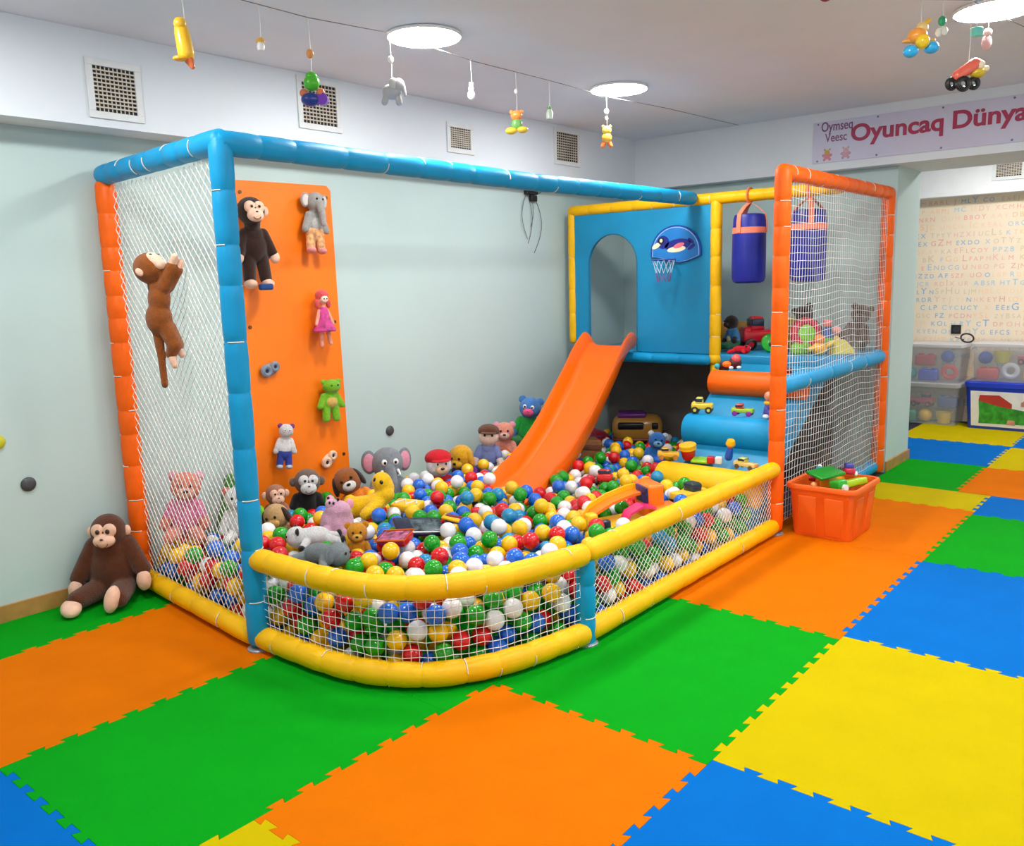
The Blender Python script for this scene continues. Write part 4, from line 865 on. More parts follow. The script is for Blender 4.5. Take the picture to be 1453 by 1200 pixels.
t = thing('storage_box', 'blue plastic storage box with white picture front standing on the yellow mat', 'storage box', (10.14, .485, .001), (0, 0, 0), 'storage boxes by the letter wall')
MB().rings([loop(.40, .70, 0, .04), loop(.44, .77, .44, .05), loop(.43, .76, .44, .045), loop(.39, .69, .01, .04), loop(.1, .1, .01, .02)]).build('tub', plas(24, 60, 180), t, world=False, ang=40)
MB().rings([loop(.44, .78, .43, .05), loop(.46, .80, .44, .05), loop(.46, .80, .485, .05), loop(.43, .78, .495, .05), loop(.1, .1, .495, .02)]).build('lid', plas(30, 60, 190), t, world=False, ang=40)
a = rad(-2.6)
lb = lambda y, z, d: (-.2035 - z * .0455 - d, y, z)
o = MB().prism([(-.31, .03), (.31, .03), (.33, .40), (-.33, .40)], .0, .006, lb).build('picture_panel', M((232, 228, 222), .5), t, world=False, smooth=False)
MB().prism([(-.20, .07), (.24, .06), (.24, .18), (.25, .30), (.06, .25), (-.21, .21)], .0065, .008, lb).build('printed_meadow', M((50, 150, 40), .5, .5, 14), o, world=False, smooth=False)
MB().prism([(.25, .30), (.24, .36), (.06, .365), (-.06, .28), (-.06, .23), (.06, .25)], .0082, .009, lb).build('printed_roof', M((186, 50, 36), .5), o, world=False, smooth=False)
MB().prism([(-.24, .26), (-.14, .26), (-.14, .30), (-.19, .34), (-.24, .30)], .0082, .009, lb).prism([(-.1, .06), (-.02, .06), (-.03, .11), (-.09, .11)], .0082, .009, lb).build('printed_animal', M((206, 140, 120), .5, .4, 10), o, world=False, smooth=False)
clearbox(10.14, .47, .50, .74, .42, .40, 'clear plastic storage box of toys stacked on the blue picture box')
rn = random.Random(5)
def inner(x, y, z, kind, c, where, cn):
    nm = {'ball': 'toy_ball', 'block': 'toy_block', 'cup': 'toy_cup', 'ring': 'toy_ring', 'truck': 'toy_truck'}[kind]; m = plas(*c)
    mb = MB()
    if kind == 'ball': p = [('ball', B().ell((0, 0, .07), .07), m)]
    elif kind == 'block': p = [('block', B().rbox((0, 0, .06), (.12, .2, .12), .02), m), ('stud', B().cyl((0, .05, .125), .03, .02).cyl((0, -.05, .125), .03, .02), m)]
    elif kind == 'cup': p = [('cup', B().lathe([(.001, 0), (.06, 0), (.085, .12), (.078, .12), (.054, .008), (.001, .008)]), m), ('handle', B().torus((.09, 0, .06), .035, .01, (rad(90), 0, 0)), m)]
    elif kind == 'ring': p = [('ring', B().torus((0, 0, .1), .062, .026, (0, rad(80), 0)), m)]
    else: return vehicle(nm, f'{cn} toy truck inside the {where}', (x, y, z), (0, 0, rad(80)), .24, .11, .15, c, c)
    one(nm, f'{cn} toy {kind} inside the {where}', 'toy', (x, y, z), (0, 0, 0), p)
W1, W2, W3 = 'lower clear box beside the end wall', 'upper clear box beside the end wall', 'clear box on the blue picture box'
for a in ((10.06, 1.47, .012, 'block', (60, 150, 120), W1, 'teal'), (10.07, 1.285, .012, 'ball', (230, 180, 40), W1, 'large yellow'), (10.06, 1.09, .012, 'cup', (226, 190, 60), W1, 'yellow'), (10.12, 1.33, .17, 'truck', (210, 70, 110), W1, 'pink'), (10.15, 1.08, .17, 'block', (60, 90, 180), W1, 'blue'), (10.18, 1.53, .165, 'ball', (220, 120, 60), W1, 'orange'),
          (10.06, 1.46, .472, 'ball', (20, 140, 140), W2, 'teal'), (10.07, 1.27, .472, 'block', (50, 70, 190), W2, 'blue'), (10.05, 1.06, .472, 'ring', (220, 60, 70), W2, 'red'), (10.15, 1.33, .625, 'block', (206, 60, 80), W2, 'red'), (10.16, 1.11, .66, 'ball', (60, 90, 190), W2, 'blue'), (10.16, 1.53, .62, 'ball', (226, 170, 120), W2, 'tan'),
          (10.06, .69, .512, 'block', (200, 50, 60), W3, 'red'), (10.05, .48, .512, 'ring', (236, 236, 240), W3, 'white'), (10.07, .26, .512, 'block', (236, 180, 40), W3, 'yellow'), (10.12, .58, .69, 'cup', (220, 210, 50), W3, 'lime yellow'), (10.15, .32, .67, 'truck', (226, 70, 110), W3, 'pink'), (10.18, .745, .66, 'ball', (50, 80, 200), W3, 'blue')):
    inner(*a)
one('toy_spring', 'dark looped toy handle lying on the clear box lid near the letter wall', 'toy', (10.16, .93, .885), (0, 0, rad(80)), [('loop', B().torus((0, 0, .05), .05, .009, (rad(70), 0, 0), sx=1.3), plas(60, 40, 70)), ('tail', B().tube([(.03, 0, .03), (.12, .02, .06)], .006, 6), plas(60, 40, 70))])

# ================================================================ STRINGS OF HANGING TOYS under the ceiling
mSTR = M((226, 222, 214), .7)
def hang(name, lab, x, y, ztoy, parts, beads=(), rot=(0, 0, RZ), top=2.905, group='toys hanging from the ceiling wires'):
    t = thing(name, lab, 'hanging toy', (x, y, ztoy), rot, group)
    MB().tube([(0, 0, 0), (.004, .002, (top - ztoy) * .5), (0, 0, top - ztoy)], .0018, 5).build('string', mSTR, t, world=False)
    for z, r, m in beads: MB().ell((0, 0, z - ztoy), (r, r * .8, r * 1.25), n=2).build('bead', m, t, world=False)
    for p in parts:
        p[1].build(p[0], p[2], t, world=False)
    return t
w1 = MB().tube([(1.3, 2.22, 2.925), (2.0, 2.21, 2.905), (2.65, 2.2, 2.90), (3.16, 2.2, 2.93), (3.8, 2.2, 2.90), (4.5, 2.2, 2.905), (5.17, 2.2, 2.90), (6.0, 2.2, 2.93), (7.2, 2.2, 2.95)], .0022, 5).build('ceiling_wire', M((120, 116, 112), .6)); tag(w1, 'thin wire strung under the ceiling over the ball pit holding small toys', 'wire')
w2 = MB().tube([(3.9, .5, 2.94), (4.16, .33, 2.905), (4.48, .0, 2.90), (4.66, -.17, 2.90), (4.97, -.19, 2.91), (5.6, -.25, 2.94)], .0022, 5).build('ceiling_wire', M((120, 116, 112), .6)); tag(w2, 'thin wire under the ceiling at the top right holding small toys', 'wire')
hang('toy_duck', 'yellow rubber duck like toy with orange tail hanging at the far left', 2.020, 2.210, 2.663, [('body', B().cap_((-.012, 0, .06), (0, 0, -.03), .03, .034), plas(246, 190, 40)), ('head', B().ell((-.012, -.01, .085), .026), plas(246, 196, 50)), ('tail', B().cap_((.012, 0, -.06), (.022, 0, -.085), .02, .01), plas(216, 110, 60)), ('foot', B().ell((-.02, -.02, -.055), (.03, .025, .012)), plas(240, 170, 30))])
hang('toy_bottle', 'tiny white toy bottle with orange cap hanging second from the left', 2.385, 2.205, 2.736, [('bottle', B().lathe([(.001, -.03), (.014, -.028), (.018, -.012), (.012, .008), (.001, .01)]), pW), ('cap', B().lathe([(.02, .006), (.02, .014), (.01, .026), (.001, .028)]), plas(226, 170, 60))])
hang('toy_figure', 'green headed toy figure riding a blue and purple toy car, hanging before the second vent', 2.650, 2.200, 2.564, [('body', B().ell((0, 0, .045), (.038, .034, .038)).ell((-.0, 0, .075), (.028, .026, .02)), plas(70, 180, 30)), ('arm', B().ell((-.04, 0, .0), (.02, .018, .02)).ell((.04, 0, .0), (.02, .018, .02)), plas(206, 110, 60)), ('car', B().ell((-.01, 0, -.03), (.045, .04, .032)), plas(30, 50, 130)), ('wheel', B().cyl((.045, 0, -.03), .028, .03, (rad(90), 0, 0)), pV)], [(2.74, .018, plas(226, 150, 80))])
t = hang('toy_elephant', 'small grey toy elephant hanging left of the largest ceiling lamp', 3.160, 2.200, 2.643, [('body', B().ell((0, 0, .0), (.05, .035, .04)).cap_((.03, 0, -.02), (.035, 0, -.055), .017).cap_((-.03, 0, -.02), (-.04, 0, -.05), .017), plas(176, 172, 172)), ('head', B().ell((.035, -.01, .03), (.034, .03, .034)).cap_((.06, -.01, .02), (.068, -.01, -.02), .012, .009), plas(182, 178, 178)), ('ear', B().ell((.012, -.03, .035), (.022, .01, .028)), plas(200, 196, 190))], [(2.80, .016, pW)])
hang('toy_rabbit', 'small white toy rabbit hanging right of the largest ceiling lamp', 3.770, 2.200, 2.726, [('body', B().ell((0, 0, -.012), (.022, .018, .028)).ell((0, 0, .02), (.017, .016, .017)), pW), ('ear', B().ell((.008, 0, .045), (.006, .005, .014)).ell((-.008, 0, .045), (.006, .005, .014)), plas(236, 216, 200))])
hang('toy_bear', 'toy clown bear with orange head and yellow feet hanging above the blue beam', 4.170, 2.200, 2.601, [('head', B().ell((0, 0, .05), (.036, .034, .032)).ell((.03, 0, .07), .013).ell((-.03, 0, .07), .013), plas(246, 150, 70)), ('body', B().ell((0, 0, .0), (.034, .03, .036)), plas(110, 170, 90)), ('foot', B().ell((.035, -.01, -.035), (.034, .03, .02)).ell((-.035, -.01, -.04), (.036, .03, .022)), plas(240, 200, 60))], [(2.79, .012, pW)])
hang('toy_bottle', 'tiny clear toy bottle with green top hanging near the fourth vent', 4.500, 2.200, 2.709, [('bottle', B().lathe([(.001, -.04), (.02, -.038), (.022, .0), (.012, .02), (.001, .02)]), plas(206, 222, 206)), ('cap', B().cyl((0, 0, .028), .012, .02), plas(60, 150, 60))])
hang('toy_bear', 'yellow toy bear with orange legs hanging nearest the corner of the room', 5.150, 2.200, 2.630, [('head', B().ell((0, 0, .045), (.034, .03, .03)).ell((.024, 0, .07), .011).ell((-.024, 0, .07), .011), plas(236, 206, 80)), ('body', B().ell((0, 0, -.005), (.036, .03, .036)), plas(240, 176, 60)), ('leg', B().cap_((.018, 0, -.04), (.028, 0, -.06), .015).cap_((-.018, 0, -.04), (-.028, 0, -.06), .015), plas(240, 120, 60))], [(2.80, .017, pW), (2.755, .011, pW)])
hang('toy_duck', 'toy duck in a yellow and blue plane hanging at the upper right', 4.480, 0.000, 2.720, [('head', B().ell((.008, 0, .055), .027), plas(246, 206, 130)), ('beak', B().cap_((.02, 0, .07), (.04, 0, .09), .014, .008), plas(246, 190, 50)), ('body', B().ell((-.012, 0, .02), (.045, .04, .036)), plas(246, 160, 60)), ('nose_cone', B().ell((.0, -.03, -.012), (.032, .03, .032)), plas(240, 200, 30)), ('wheel', B().ell((-.045, -.01, -.05), (.034, .03, .028)).ell((.052, -.01, -.035), (.034, .03, .028)), plas(40, 170, 226)), ('wing', B().rbox((.0, .01, .0), (.15, .03, .016), .007), plas(240, 170, 70))])
hang('toy_bear', 'pair of tiny white toy bears under a green bead at the upper right', 4.570, -0.070, 2.762, [('body', B().ell((-.015, 0, -.004), (.014, .012, .02)).ell((.014, 0, .004), (.014, .012, .02)), plas(222, 222, 206))], [(2.81, .019, plas(40, 160, 110))])
t = hang('toy_motorbike', 'red toy motorbike with black wheels and yellow rider hanging at the upper right', 4.665, -0.172, 2.574, [('body', B().cap_((-.05, 0, -.01), (.03, 0, .04), .026, .03), plas(226, 100, 80)), ('wheel', B().torus((-.075, 0, -.045), .02, .012, (rad(90), 0, 0)).torus((.03, 0, -.045), .02, .012, (rad(90), 0, 0)).torus((-.03, -.02, -.05), .024, .013, (rad(90), 0, 0)), pK), ('rider', B().ell((.045, 0, .0), (.035, .03, .024)), plas(206, 176, 40)), ('head', B().ell((.05, -.01, .035), .022).ell((.085, -.0, .02), .014), plas(246, 226, 190))])
hang('toy_block', 'small turquoise toy cube hanging beside the string of the red motorbike', 4.700, -0.190, 2.762, [('cube', B().rbox((0, 0, 0), (.042, .042, .042), .006), plas(110, 206, 190))], rot=(0, 0, -.6))
hang('toy_figure', 'small pink toy baby figure hanging just below the lamp at the upper right corner', 4.930, -0.190, 2.776, [('head', B().ell((0, 0, .028), .02), plas(250, 216, 206)), ('body', B().ell((-.002, 0, -.018), (.024, .02, .036)), plas(244, 190, 190))])
hang('toy_figure', 'small dark red hanging toy cut by the top picture edge', 4.160, 0.330, 2.918, [('body', B().ell((0, 0, 0), (.03, .025, .026)), plas(150, 40, 60))])
# ================================================================ BALLS
BR = .045
# x, y, z in millimetres and colour index of every ball that can be seen
BALLS = [
2385,1240,276,2, 2340,1309,205,4, 2263,1402,286,2, 2287,1383,160,3, 2234,1464,131,1, 2348,1375,268,2, 2484,1197,139,0, 2581,1162,136,0, 2621,1118,205,4, 2703,1081,241,4, 2554,1169,237,1, 2202,1678,126,2, 
2190,1698,213,0, 2326,1334,95,0, 2243,1487,250,1, 2475,1232,281,4, 2405,1222,102,1, 2409,1253,187,3, 2180,1870,143,1, 2921,1036,256,3, 2228,1588,216,1, 2227,1791,258,3, 2816,1075,242,3, 2178,1917,283,2, 
2709,1125,108,2, 2228,1556,119,1, 2648,1148,287,1, 2753,1072,166,1, 2188,2114,230,1, 2230,1645,286,0, 2178,1970,207,0, 2983,1025,191,4, 2191,2097,128,3, 2191,2507,279,1, 2191,2457,194,3, 2199,1800,89,3, 
2727,1897,343,3, 2239,2703,332,2, 2845,1070,131,2, 3292,1008,191,0, 2663,1530,341,1, 3352,1023,283,2, 3173,1633,338,1, 3304,1462,328,0, 3669,1006,201,1, 2223,2893,265,1, 2825,1650,336,0, 2210,2753,166,0, 
2965,1847,330,1, 2591,1906,325,3, 3563,1013,98,0, 2227,1873,220,2, 3013,1454,307,4, 2234,3015,167,0, 2229,3084,225,3, 3385,1750,335,4, 3908,1011,125,3, 2219,2668,85,2, 2769,1139,285,1, 3528,1360,323,2, 
2498,1901,322,1, 3345,1015,118,4, 3444,1651,329,3, 3182,1943,330,4, 3047,1034,120,2, 3642,1026,285,1, 3855,1018,284,5, 2622,1104,75,2, 4297,1018,191,0, 3420,1472,340,3, 3465,1025,244,4, 4080,1005,204,1, 
2364,1471,166,1, 3782,1015,208,1, 3066,1371,319,2, 2800,1859,283,4, 2287,1528,182,1, 3387,1017,199,1, 3291,1908,341,2, 3255,1567,302,3, 2838,1434,321,4, 3622,1879,322,5, 3173,2498,329,2, 3702,1442,325,3, 
4599,1011,238,4, 3845,1815,341,3, 2291,2650,276,2, 3593,1247,342,1, 2252,1550,321,3, 2770,1759,282,0, 2474,2497,330,0, 2577,1177,46,1, 3927,1007,231,5, 3569,1038,185,3, 2844,2837,311,0, 2930,1132,236,1, 
3842,2224,326,1, 2241,3145,124,2, 3259,1824,304,4, 3729,2310,343,5, 3425,1382,344,0, 4009,2113,333,1, 4730,1009,250,2, 3630,2472,342,0, 3138,1083,267,0, 2224,2708,243,0, 3293,1279,343,3, 4561,1007,123,1, 
2288,3300,193,3, 4151,1031,255,1, 2953,1638,327,2, 3729,1023,135,4, 2241,2572,81,2, 2621,1293,264,4, 2496,1286,154,3, 4861,1006,184,1, 4414,1015,155,3, 3743,1746,282,1, 3023,1717,340,1, 3088,1654,279,1, 
4424,1036,243,0, 2611,2664,322,1, 2933,1102,111,0, 2815,1076,46,1, 4005,2658,344,4, 2848,1531,331,2, 4805,1008,112,1, 3423,1839,337,5, 4200,2541,340,4, 2982,1046,46,1, 2409,1391,102,3, 3436,1023,123,3, 
4006,1016,114,4, 2925,1994,289,4, 2379,1311,332,0, 4175,1464,310,1, 4423,2016,309,4, 4325,2048,329,2, 2214,2618,240,3, 3034,1081,246,4, 4122,2277,332,3, 2500,1759,313,3, 3658,1963,333,0, 4099,1025,118,3, 
2607,1735,284,3, 3198,1255,334,4, 3006,1108,164,1, 3344,2393,327,3, 3711,2711,306,2, 3622,1528,340,2, 4465,1928,340,0, 4513,1026,197,1, 2208,2039,46,3, 4646,1735,344,3, 3468,2010,308,3, 4919,1660,327,5, 
2747,1457,332,3, 3434,2204,339,3, 4732,1034,163,1, 2219,2201,252,4, 3832,2330,337,3, 5069,1959,341,1, 2396,1296,46,2, 2218,1962,126,0, 2218,2837,134,3, 3855,2656,334,3, 2324,1557,267,4, 4332,1052,268,2, 
4857,1032,270,1, 3932,2235,331,5, 2266,3282,96,2, 4104,2072,285,2, 3087,1008,224,0, 3879,2896,312,2, 4049,1650,340,0, 4030,2965,315,4, 2655,2854,305,4, 5330,2276,321,0, 4231,1044,135,1, 2283,1636,121,0, 
3299,2169,338,1, 5234,2335,328,1, 4634,2986,307,3, 4222,1774,344,4, 3304,2289,320,1, 4838,2111,327,4, 3005,3030,286,1, 4213,2723,323,0, 4879,2285,335,0, 4021,2489,330,3, 2632,1836,279,1, 2376,2337,331,0, 
2557,1537,329,4, 2952,2758,321,3, 4598,1804,304,1, 3860,1883,283,1, 4746,1490,323,3, 5606,2230,314,3, 2289,1401,46,3, 3172,1785,283,2, 4080,1818,276,4, 2956,2349,307,4, 3573,1446,332,4, 3361,2581,280,4, 
2742,1162,184,1, 4438,2968,309,3, 2293,2753,119,3, 3900,1620,286,3, 3987,1050,283,1, 4134,1917,279,1, 2468,3138,227,4, 2988,1931,271,0, 4253,2150,282,0, 3782,2898,294,3, 2252,2894,72,3, 2218,2492,46,0, 
2284,3049,99,0, 3341,1590,283,0, 3680,1309,340,0, 2480,1348,46,3, 3866,1025,46,2, 2269,2122,269,4, 3683,2118,289,4, 3933,1713,280,4, 2984,1081,321,3, 3770,1193,341,4, 2357,1559,126,4, 4409,1058,76,2, 
2293,1925,254,1, 2647,2078,287,0, 4266,1963,285,1, 4615,2230,313,1, 4123,2158,322,2, 2439,2582,331,0, 4581,1050,46,3, 2202,1923,46,2, 2353,1457,77,4, 3607,2231,285,2, 4837,1879,333,3, 2283,3161,46,1, 
3734,1039,46,2, 3130,1131,46,3, 4190,2015,278,0, 4787,2249,289,4, 4078,1526,284,1, 2256,2817,214,4, 5387,2015,315,4, 2240,2161,173,4, 2285,1731,119,3, 3153,1563,272,3, 4240,1057,274,4, 4497,2197,315,1, 
3544,2284,328,1, 2210,1721,46,3, 2859,1791,267,5, 2300,3365,131,3, 3524,2425,283,2, 3835,2014,286,3, 5525,2306,299,2, 2369,2656,322,3, 4848,1413,327,1, 2222,1609,46,4, 2248,2456,124,3, 3181,1694,272,3, 
3017,1145,46,3, 2253,1809,161,3, 2684,1388,330,4, 3877,3009,304,4, 2474,1241,46,1, 2559,1244,105,1, 4670,1026,97,3, 4256,1030,46,4, 3574,1729,299,4, 4885,2189,335,3, 4317,1052,109,3, 2942,2280,236,2, 
4200,3288,247,4, 5149,1878,294,1, 3833,1728,279,3, 2239,2565,171,0, 4279,2913,297,2, 4442,1215,327,2, 5977,2577,271,0, 3584,2734,305,1, 2180,2133,46,2, 2535,1282,235,1, 2688,1299,200,3, 3777,1936,270,5, 
2277,2920,198,0, 3087,2353,285,5, 4092,1039,324,1, 5381,2219,273,3, 5074,2340,324,1, 2316,1546,46,1, 2633,2582,266,3, 4635,1891,275,1, 2595,2761,287,3, 2960,1534,286,2, 5571,2414,315,3, 3503,1056,46,0, 
3295,1039,46,2, 4025,2611,269,1, 3478,1791,283,3, 2304,3138,219,3, 5885,2690,292,2, 5131,1795,332,0, 2981,2234,303,2, 3501,1050,324,1, 3614,2033,284,3, 3008,2034,273,2, 2337,1729,193,3, 3565,1078,266,1, 
5878,2380,294,1, 4615,1360,319,4, 3361,1402,279,5, 2904,1900,256,4, 2763,1543,285,2, 4020,2711,271,3, 2433,1313,251,4, 3600,1386,270,2, 2362,3364,196,3, 3107,2491,259,3, 2693,1995,281,4, 4139,1671,334,3, 
2892,1150,46,2, 3534,2014,246,4, 2394,1382,190,0, 4046,2186,267,4, 2871,2749,271,0, 2415,3281,196,3, 2783,1948,286,2, 3222,2402,288,2, 4216,1534,270,4, 2313,1777,46,3, 4688,1084,282,3, 5272,2074,321,2, 
3035,1240,330,2, 3698,2209,264,0, 3652,1087,108,1, 3923,2671,275,1, 4492,1079,283,1, 3921,2760,317,4, 5537,2012,292,2, 2240,1496,46,3, 2682,1185,46,2, 3099,1045,46,2, 4223,1879,270,3, 3822,1054,119,4, 
4597,1093,277,4, 2272,2510,239,2, 3908,1800,274,3, 3817,2438,283,2, 2982,1769,279,4, 3362,1497,268,2, 3099,2938,292,2, 3377,2097,322,2, 3381,1678,270,5, 3285,1663,264,2, 3922,1082,179,1, 3223,1031,122,1, 
6870,2614,166,5, 5048,1898,278,0, 4098,1725,271,0, 2245,2023,273,0, 3040,1857,280,3, 2517,3216,217,2, 5704,2013,298,3, 6074,2624,286,3, 2249,2981,46,2, 3084,3068,230,1, 3533,2125,284,1, 3728,1062,264,0, 
3617,2540,275,4, 3060,1563,260,2, 4345,1536,276,0, 2344,1469,254,3, 4412,1814,271,0, 2554,1366,283,0, 5289,2331,256,2, 5236,1929,300,0, 5708,2514,310,3, 2197,2213,102,4, 2533,2445,247,4, 4176,1800,271,0, 
4043,2412,287,2, 3742,1853,254,0, 4767,2110,271,0, 4149,2658,278,2, 2296,2756,275,1, 3990,1570,332,4, 5073,3150,285,4, 4737,3026,261,4, 5292,2233,241,2, 3130,1879,275,4, 4532,1929,264,1, 4154,1030,46,2, 
4194,1090,203,3, 3290,2005,288,3, 3472,3380,242,1, 4342,3313,232,4, 4744,1752,327,3, 5849,2570,291,2, 4783,1078,296,0, 5996,2199,284,4, 3813,1126,46,2, 4420,2184,246,4, 2671,1230,124,3, 2191,2334,104,4, 
4910,1503,277,1, 3194,1146,108,1, 3790,2258,261,4, 3244,1927,266,1, 3179,3148,222,0, 2886,1684,278,1, 3678,2609,278,2, 3761,2353,270,3, 3185,1474,278,0, 2307,1962,46,1, 2492,1385,200,3, 2792,1194,46,3, 
2707,1908,255,0, 3992,1875,278,3, 3916,2057,265,4, 2985,1362,281,4, 2234,2409,266,0, 2295,3021,234,3, 2759,2201,247,3, 4504,1836,259,1, 2844,2115,223,0, 5158,2190,265,5, 4697,2242,275,3, 3287,2483,272,1, 
4661,2122,274,4, 3522,1248,286,3, 3806,2738,282,1, 4287,2695,279,2, 6947,2739,169,4, 3898,1100,280,3, 3494,2923,317,3, 3390,3025,288,3, 3159,2662,250,4, 2777,1332,200,1, 3809,2566,265,2, 2497,2059,263,3, 
2908,2153,275,0, 2247,2029,183,1, 4921,1994,277,3, 2626,1226,203,1, 2452,3386,196,0, 3167,1125,192,4, 3024,2918,245,4, 2745,2080,267,2, 3564,2816,252,1, 3740,2817,264,0, 4034,1070,46,0, 2479,2955,213,2, 
4035,2872,296,3, 3308,3125,290,1, 4521,2877,259,0, 3983,2251,257,3, 2819,1240,200,3, 2865,2375,277,3, 3272,1467,235,3, 3826,1092,225,0, 4197,2407,261,3, 3008,2359,233,3, 2304,1874,68,4, 3957,2919,260,2, 
3710,1356,265,3, 2355,1824,200,1, 3387,1129,261,3, 3902,2175,263,2, 4051,1084,167,2, 2310,1837,278,4, 4286,1837,319,4, 3717,2538,318,1, 2553,2191,342,1, 2296,2028,106,1, 2936,1448,259,3, 4972,1812,272,2, 
2359,2981,46,2, 2433,1433,254,1, 3692,2448,280,2, 4442,1578,282,0, 3244,1350,267,4, 3674,2887,260,1, 2691,1701,261,4, 2389,3188,188,0, 2413,2759,274,4, 4412,2830,263,4, 3723,1249,287,1, 6133,2883,238,4, 
3001,3124,261,5, 2296,3396,46,2, 2824,1885,200,1, 3859,1139,123,3, 4141,2332,234,3, 4572,1428,277,2, 3998,2110,243,1, 3784,2140,257,0, 3829,2707,200,0, 3676,1685,250,2, 3263,2685,224,0, 2500,3303,176,0, 
5859,2731,214,4, 3692,1141,169,4, 2846,1154,210,0, 5153,2308,260,1, 3459,1356,264,2, 2351,3071,180,0, 5833,2641,236,1, 3360,2700,276,0, 3671,2296,270,3, 3887,2301,271,1, 3069,1169,271,0, 2737,1311,278,2, 
4690,1424,284,4, 3643,1021,46,0, 3248,2270,200,1, 5071,1808,266,0, 6754,3219,162,2, 4926,2321,267,4, 4714,2047,229,4, 3998,1633,268,3, 5267,2007,258,1, 3197,2540,252,1, 4154,2520,265,0, 4135,2747,268,3, 
3082,2614,265,4, 2978,1201,272,5, 3391,1966,277,2, 3211,2068,249,3, 4124,2844,260,0, 2591,3161,222,0, 4582,2805,280,4, 5376,2350,270,4, 2382,1429,332,2, 5705,2350,277,3, 3443,2769,266,3, 2240,2747,46,2, 
2621,2161,264,3, 4745,1023,46,2, 3436,1176,200,3, 2918,1224,200,2, 3636,1802,276,2, 3828,1180,200,5, 4057,2319,267,2, 2307,2113,46,3, 4907,1742,283,3, 3385,2459,273,2, 6930,3409,156,3, 4990,2110,287,2, 
2209,2181,340,1, 2322,1668,46,1, 3409,1104,94,1, 4094,2104,200,1, 6780,2582,134,1, 3685,1760,200,2, 3036,1215,200,4, 2212,2400,46,0, 3082,2257,281,1, 3918,2570,235,4, 2331,1611,195,0, 4221,2808,268,2, 
3370,2188,278,0, 3359,1111,169,1, 2293,2233,189,1, 2352,2914,256,1, 6531,2789,162,3, 5522,2467,259,0, 5979,2354,273,0, 3800,1586,259,1, 3244,2185,268,3, 3644,1935,248,1, 3949,1102,46,2, 3334,1869,268,0, 
4758,1846,280,5, 4728,1114,206,2, 2602,1999,283,1, 5067,2155,271,1, 4831,1155,105,1, 6051,2566,221,2, 3156,1334,283,1, 6825,3288,159,1, 3772,2647,286,1, 6611,2422,169,0, 5430,2488,265,3, 6049,2103,268,0, 
4982,3017,291,3, 5247,2577,328,4, 3530,2650,200,2, 4000,1783,253,0, 3985,2520,200,0, 3952,2477,272,2, 3844,1915,200,3, 2884,1969,200,3, 3293,2558,221,1, 2305,2953,118,0, 3745,1493,263,4, 4944,2225,273,3, 
6680,2598,162,0, 2407,2671,236,4, 3959,2381,273,1, 2346,2012,241,2, 4192,2903,254,2, 5624,2297,256,3, 6071,2185,234,1, 4460,3159,217,2, 6666,3250,168,0, 4248,3384,208,3, 4526,2056,200,4, 2457,1539,200,1, 
3436,1660,200,5, 2870,1184,127,0, 3588,1609,200,0, 3131,2181,273,2, 3420,1850,247,2, 3410,2700,200,1, 2555,1921,243,0, 2990,1287,231,2, 3665,1578,278,5, 5105,2500,248,4, 2539,1453,237,3, 2450,2838,242,1, 
4594,2937,242,2, 2391,2990,227,1, 2294,3209,161,3, 2587,1355,200,2, 2324,1966,167,0, 2870,1206,281,4, 6754,2487,162,4, 4878,1088,145,2, 6553,2496,169,1, 4131,1127,126,2, 4509,2017,280,2, 4835,2035,278,3, 
3466,2306,287,2, 3665,1123,286,1, 4765,2831,333,2, 4071,2378,200,2, 3861,2026,200,1, 3980,2032,200,2, 3097,1433,258,0, 4564,2180,257,2, 4490,2107,265,2, 2419,1643,200,3, 2534,2612,269,2, 3809,1506,200,2, 
3400,1286,269,1, 2629,3357,182,1, 4380,2089,267,2, 5853,2474,237,5, 5690,2557,232,4, 2721,3265,46,3, 4512,1152,154,1, 3497,1705,250,4, 4144,2243,252,0, 4166,2128,249,3, 4280,2059,251,3, 5443,2162,240,1, 
5304,2555,244,2, 4361,1144,118,4, 4842,2182,254,4, 3477,1459,271,1, 3984,1570,200,3, 4362,1082,187,3, 2312,2281,113,0, 4428,2732,279,1, 2314,1744,281,0, 4221,2313,272,1, 3651,2791,279,3, 6503,2416,161,3, 
4662,3376,182,1, 4376,1595,341,0, 2519,2875,182,3, 2309,2342,46,1, 3496,1836,200,4, 2920,2071,200,3, 3271,1582,215,4, 5008,3115,233,1, 3079,1750,270,2, 3830,1813,230,3, 3655,1153,46,1, 6595,2849,136,1, 
4820,2092,200,3, 5438,2285,241,2, 5205,2400,259,4, 6889,2948,147,0, 6841,2516,160,3, 4930,1898,283,2, 4493,1092,89,2, 2466,1965,266,1, 4055,2007,244,5, 5198,2072,267,0, 3757,2461,219,4, 2314,2391,122,0, 
2301,2178,108,3, 4631,1147,211,5, 6618,2727,154,0, 3438,2092,255,3, 5016,2397,265,3, 2522,3045,203,2, 5462,2070,262,3, 3609,1133,206,0, 3486,1150,46,0, 4323,1165,200,2, 3486,1089,159,2, 3009,2801,266,5, 
6520,3147,164,4, 3441,1580,252,3, 2682,2684,270,0, 3250,1755,247,1, 3736,1162,245,0, 2320,2101,154,3, 3736,1144,89,1, 5650,2639,247,1, 5109,2034,272,4, 3550,3406,190,0, 6228,2293,211,2, 2679,2362,200,4, 
4190,1149,46,2, 3814,1265,268,1, 6939,3061,85,2, 3521,2731,238,4, 3352,2623,200,3, 3954,2329,200,4, 3356,1557,200,4, 3948,1863,200,1, 3989,1209,200,1, 4070,2242,200,0, 3209,1299,200,2, 3053,2434,200,0, 
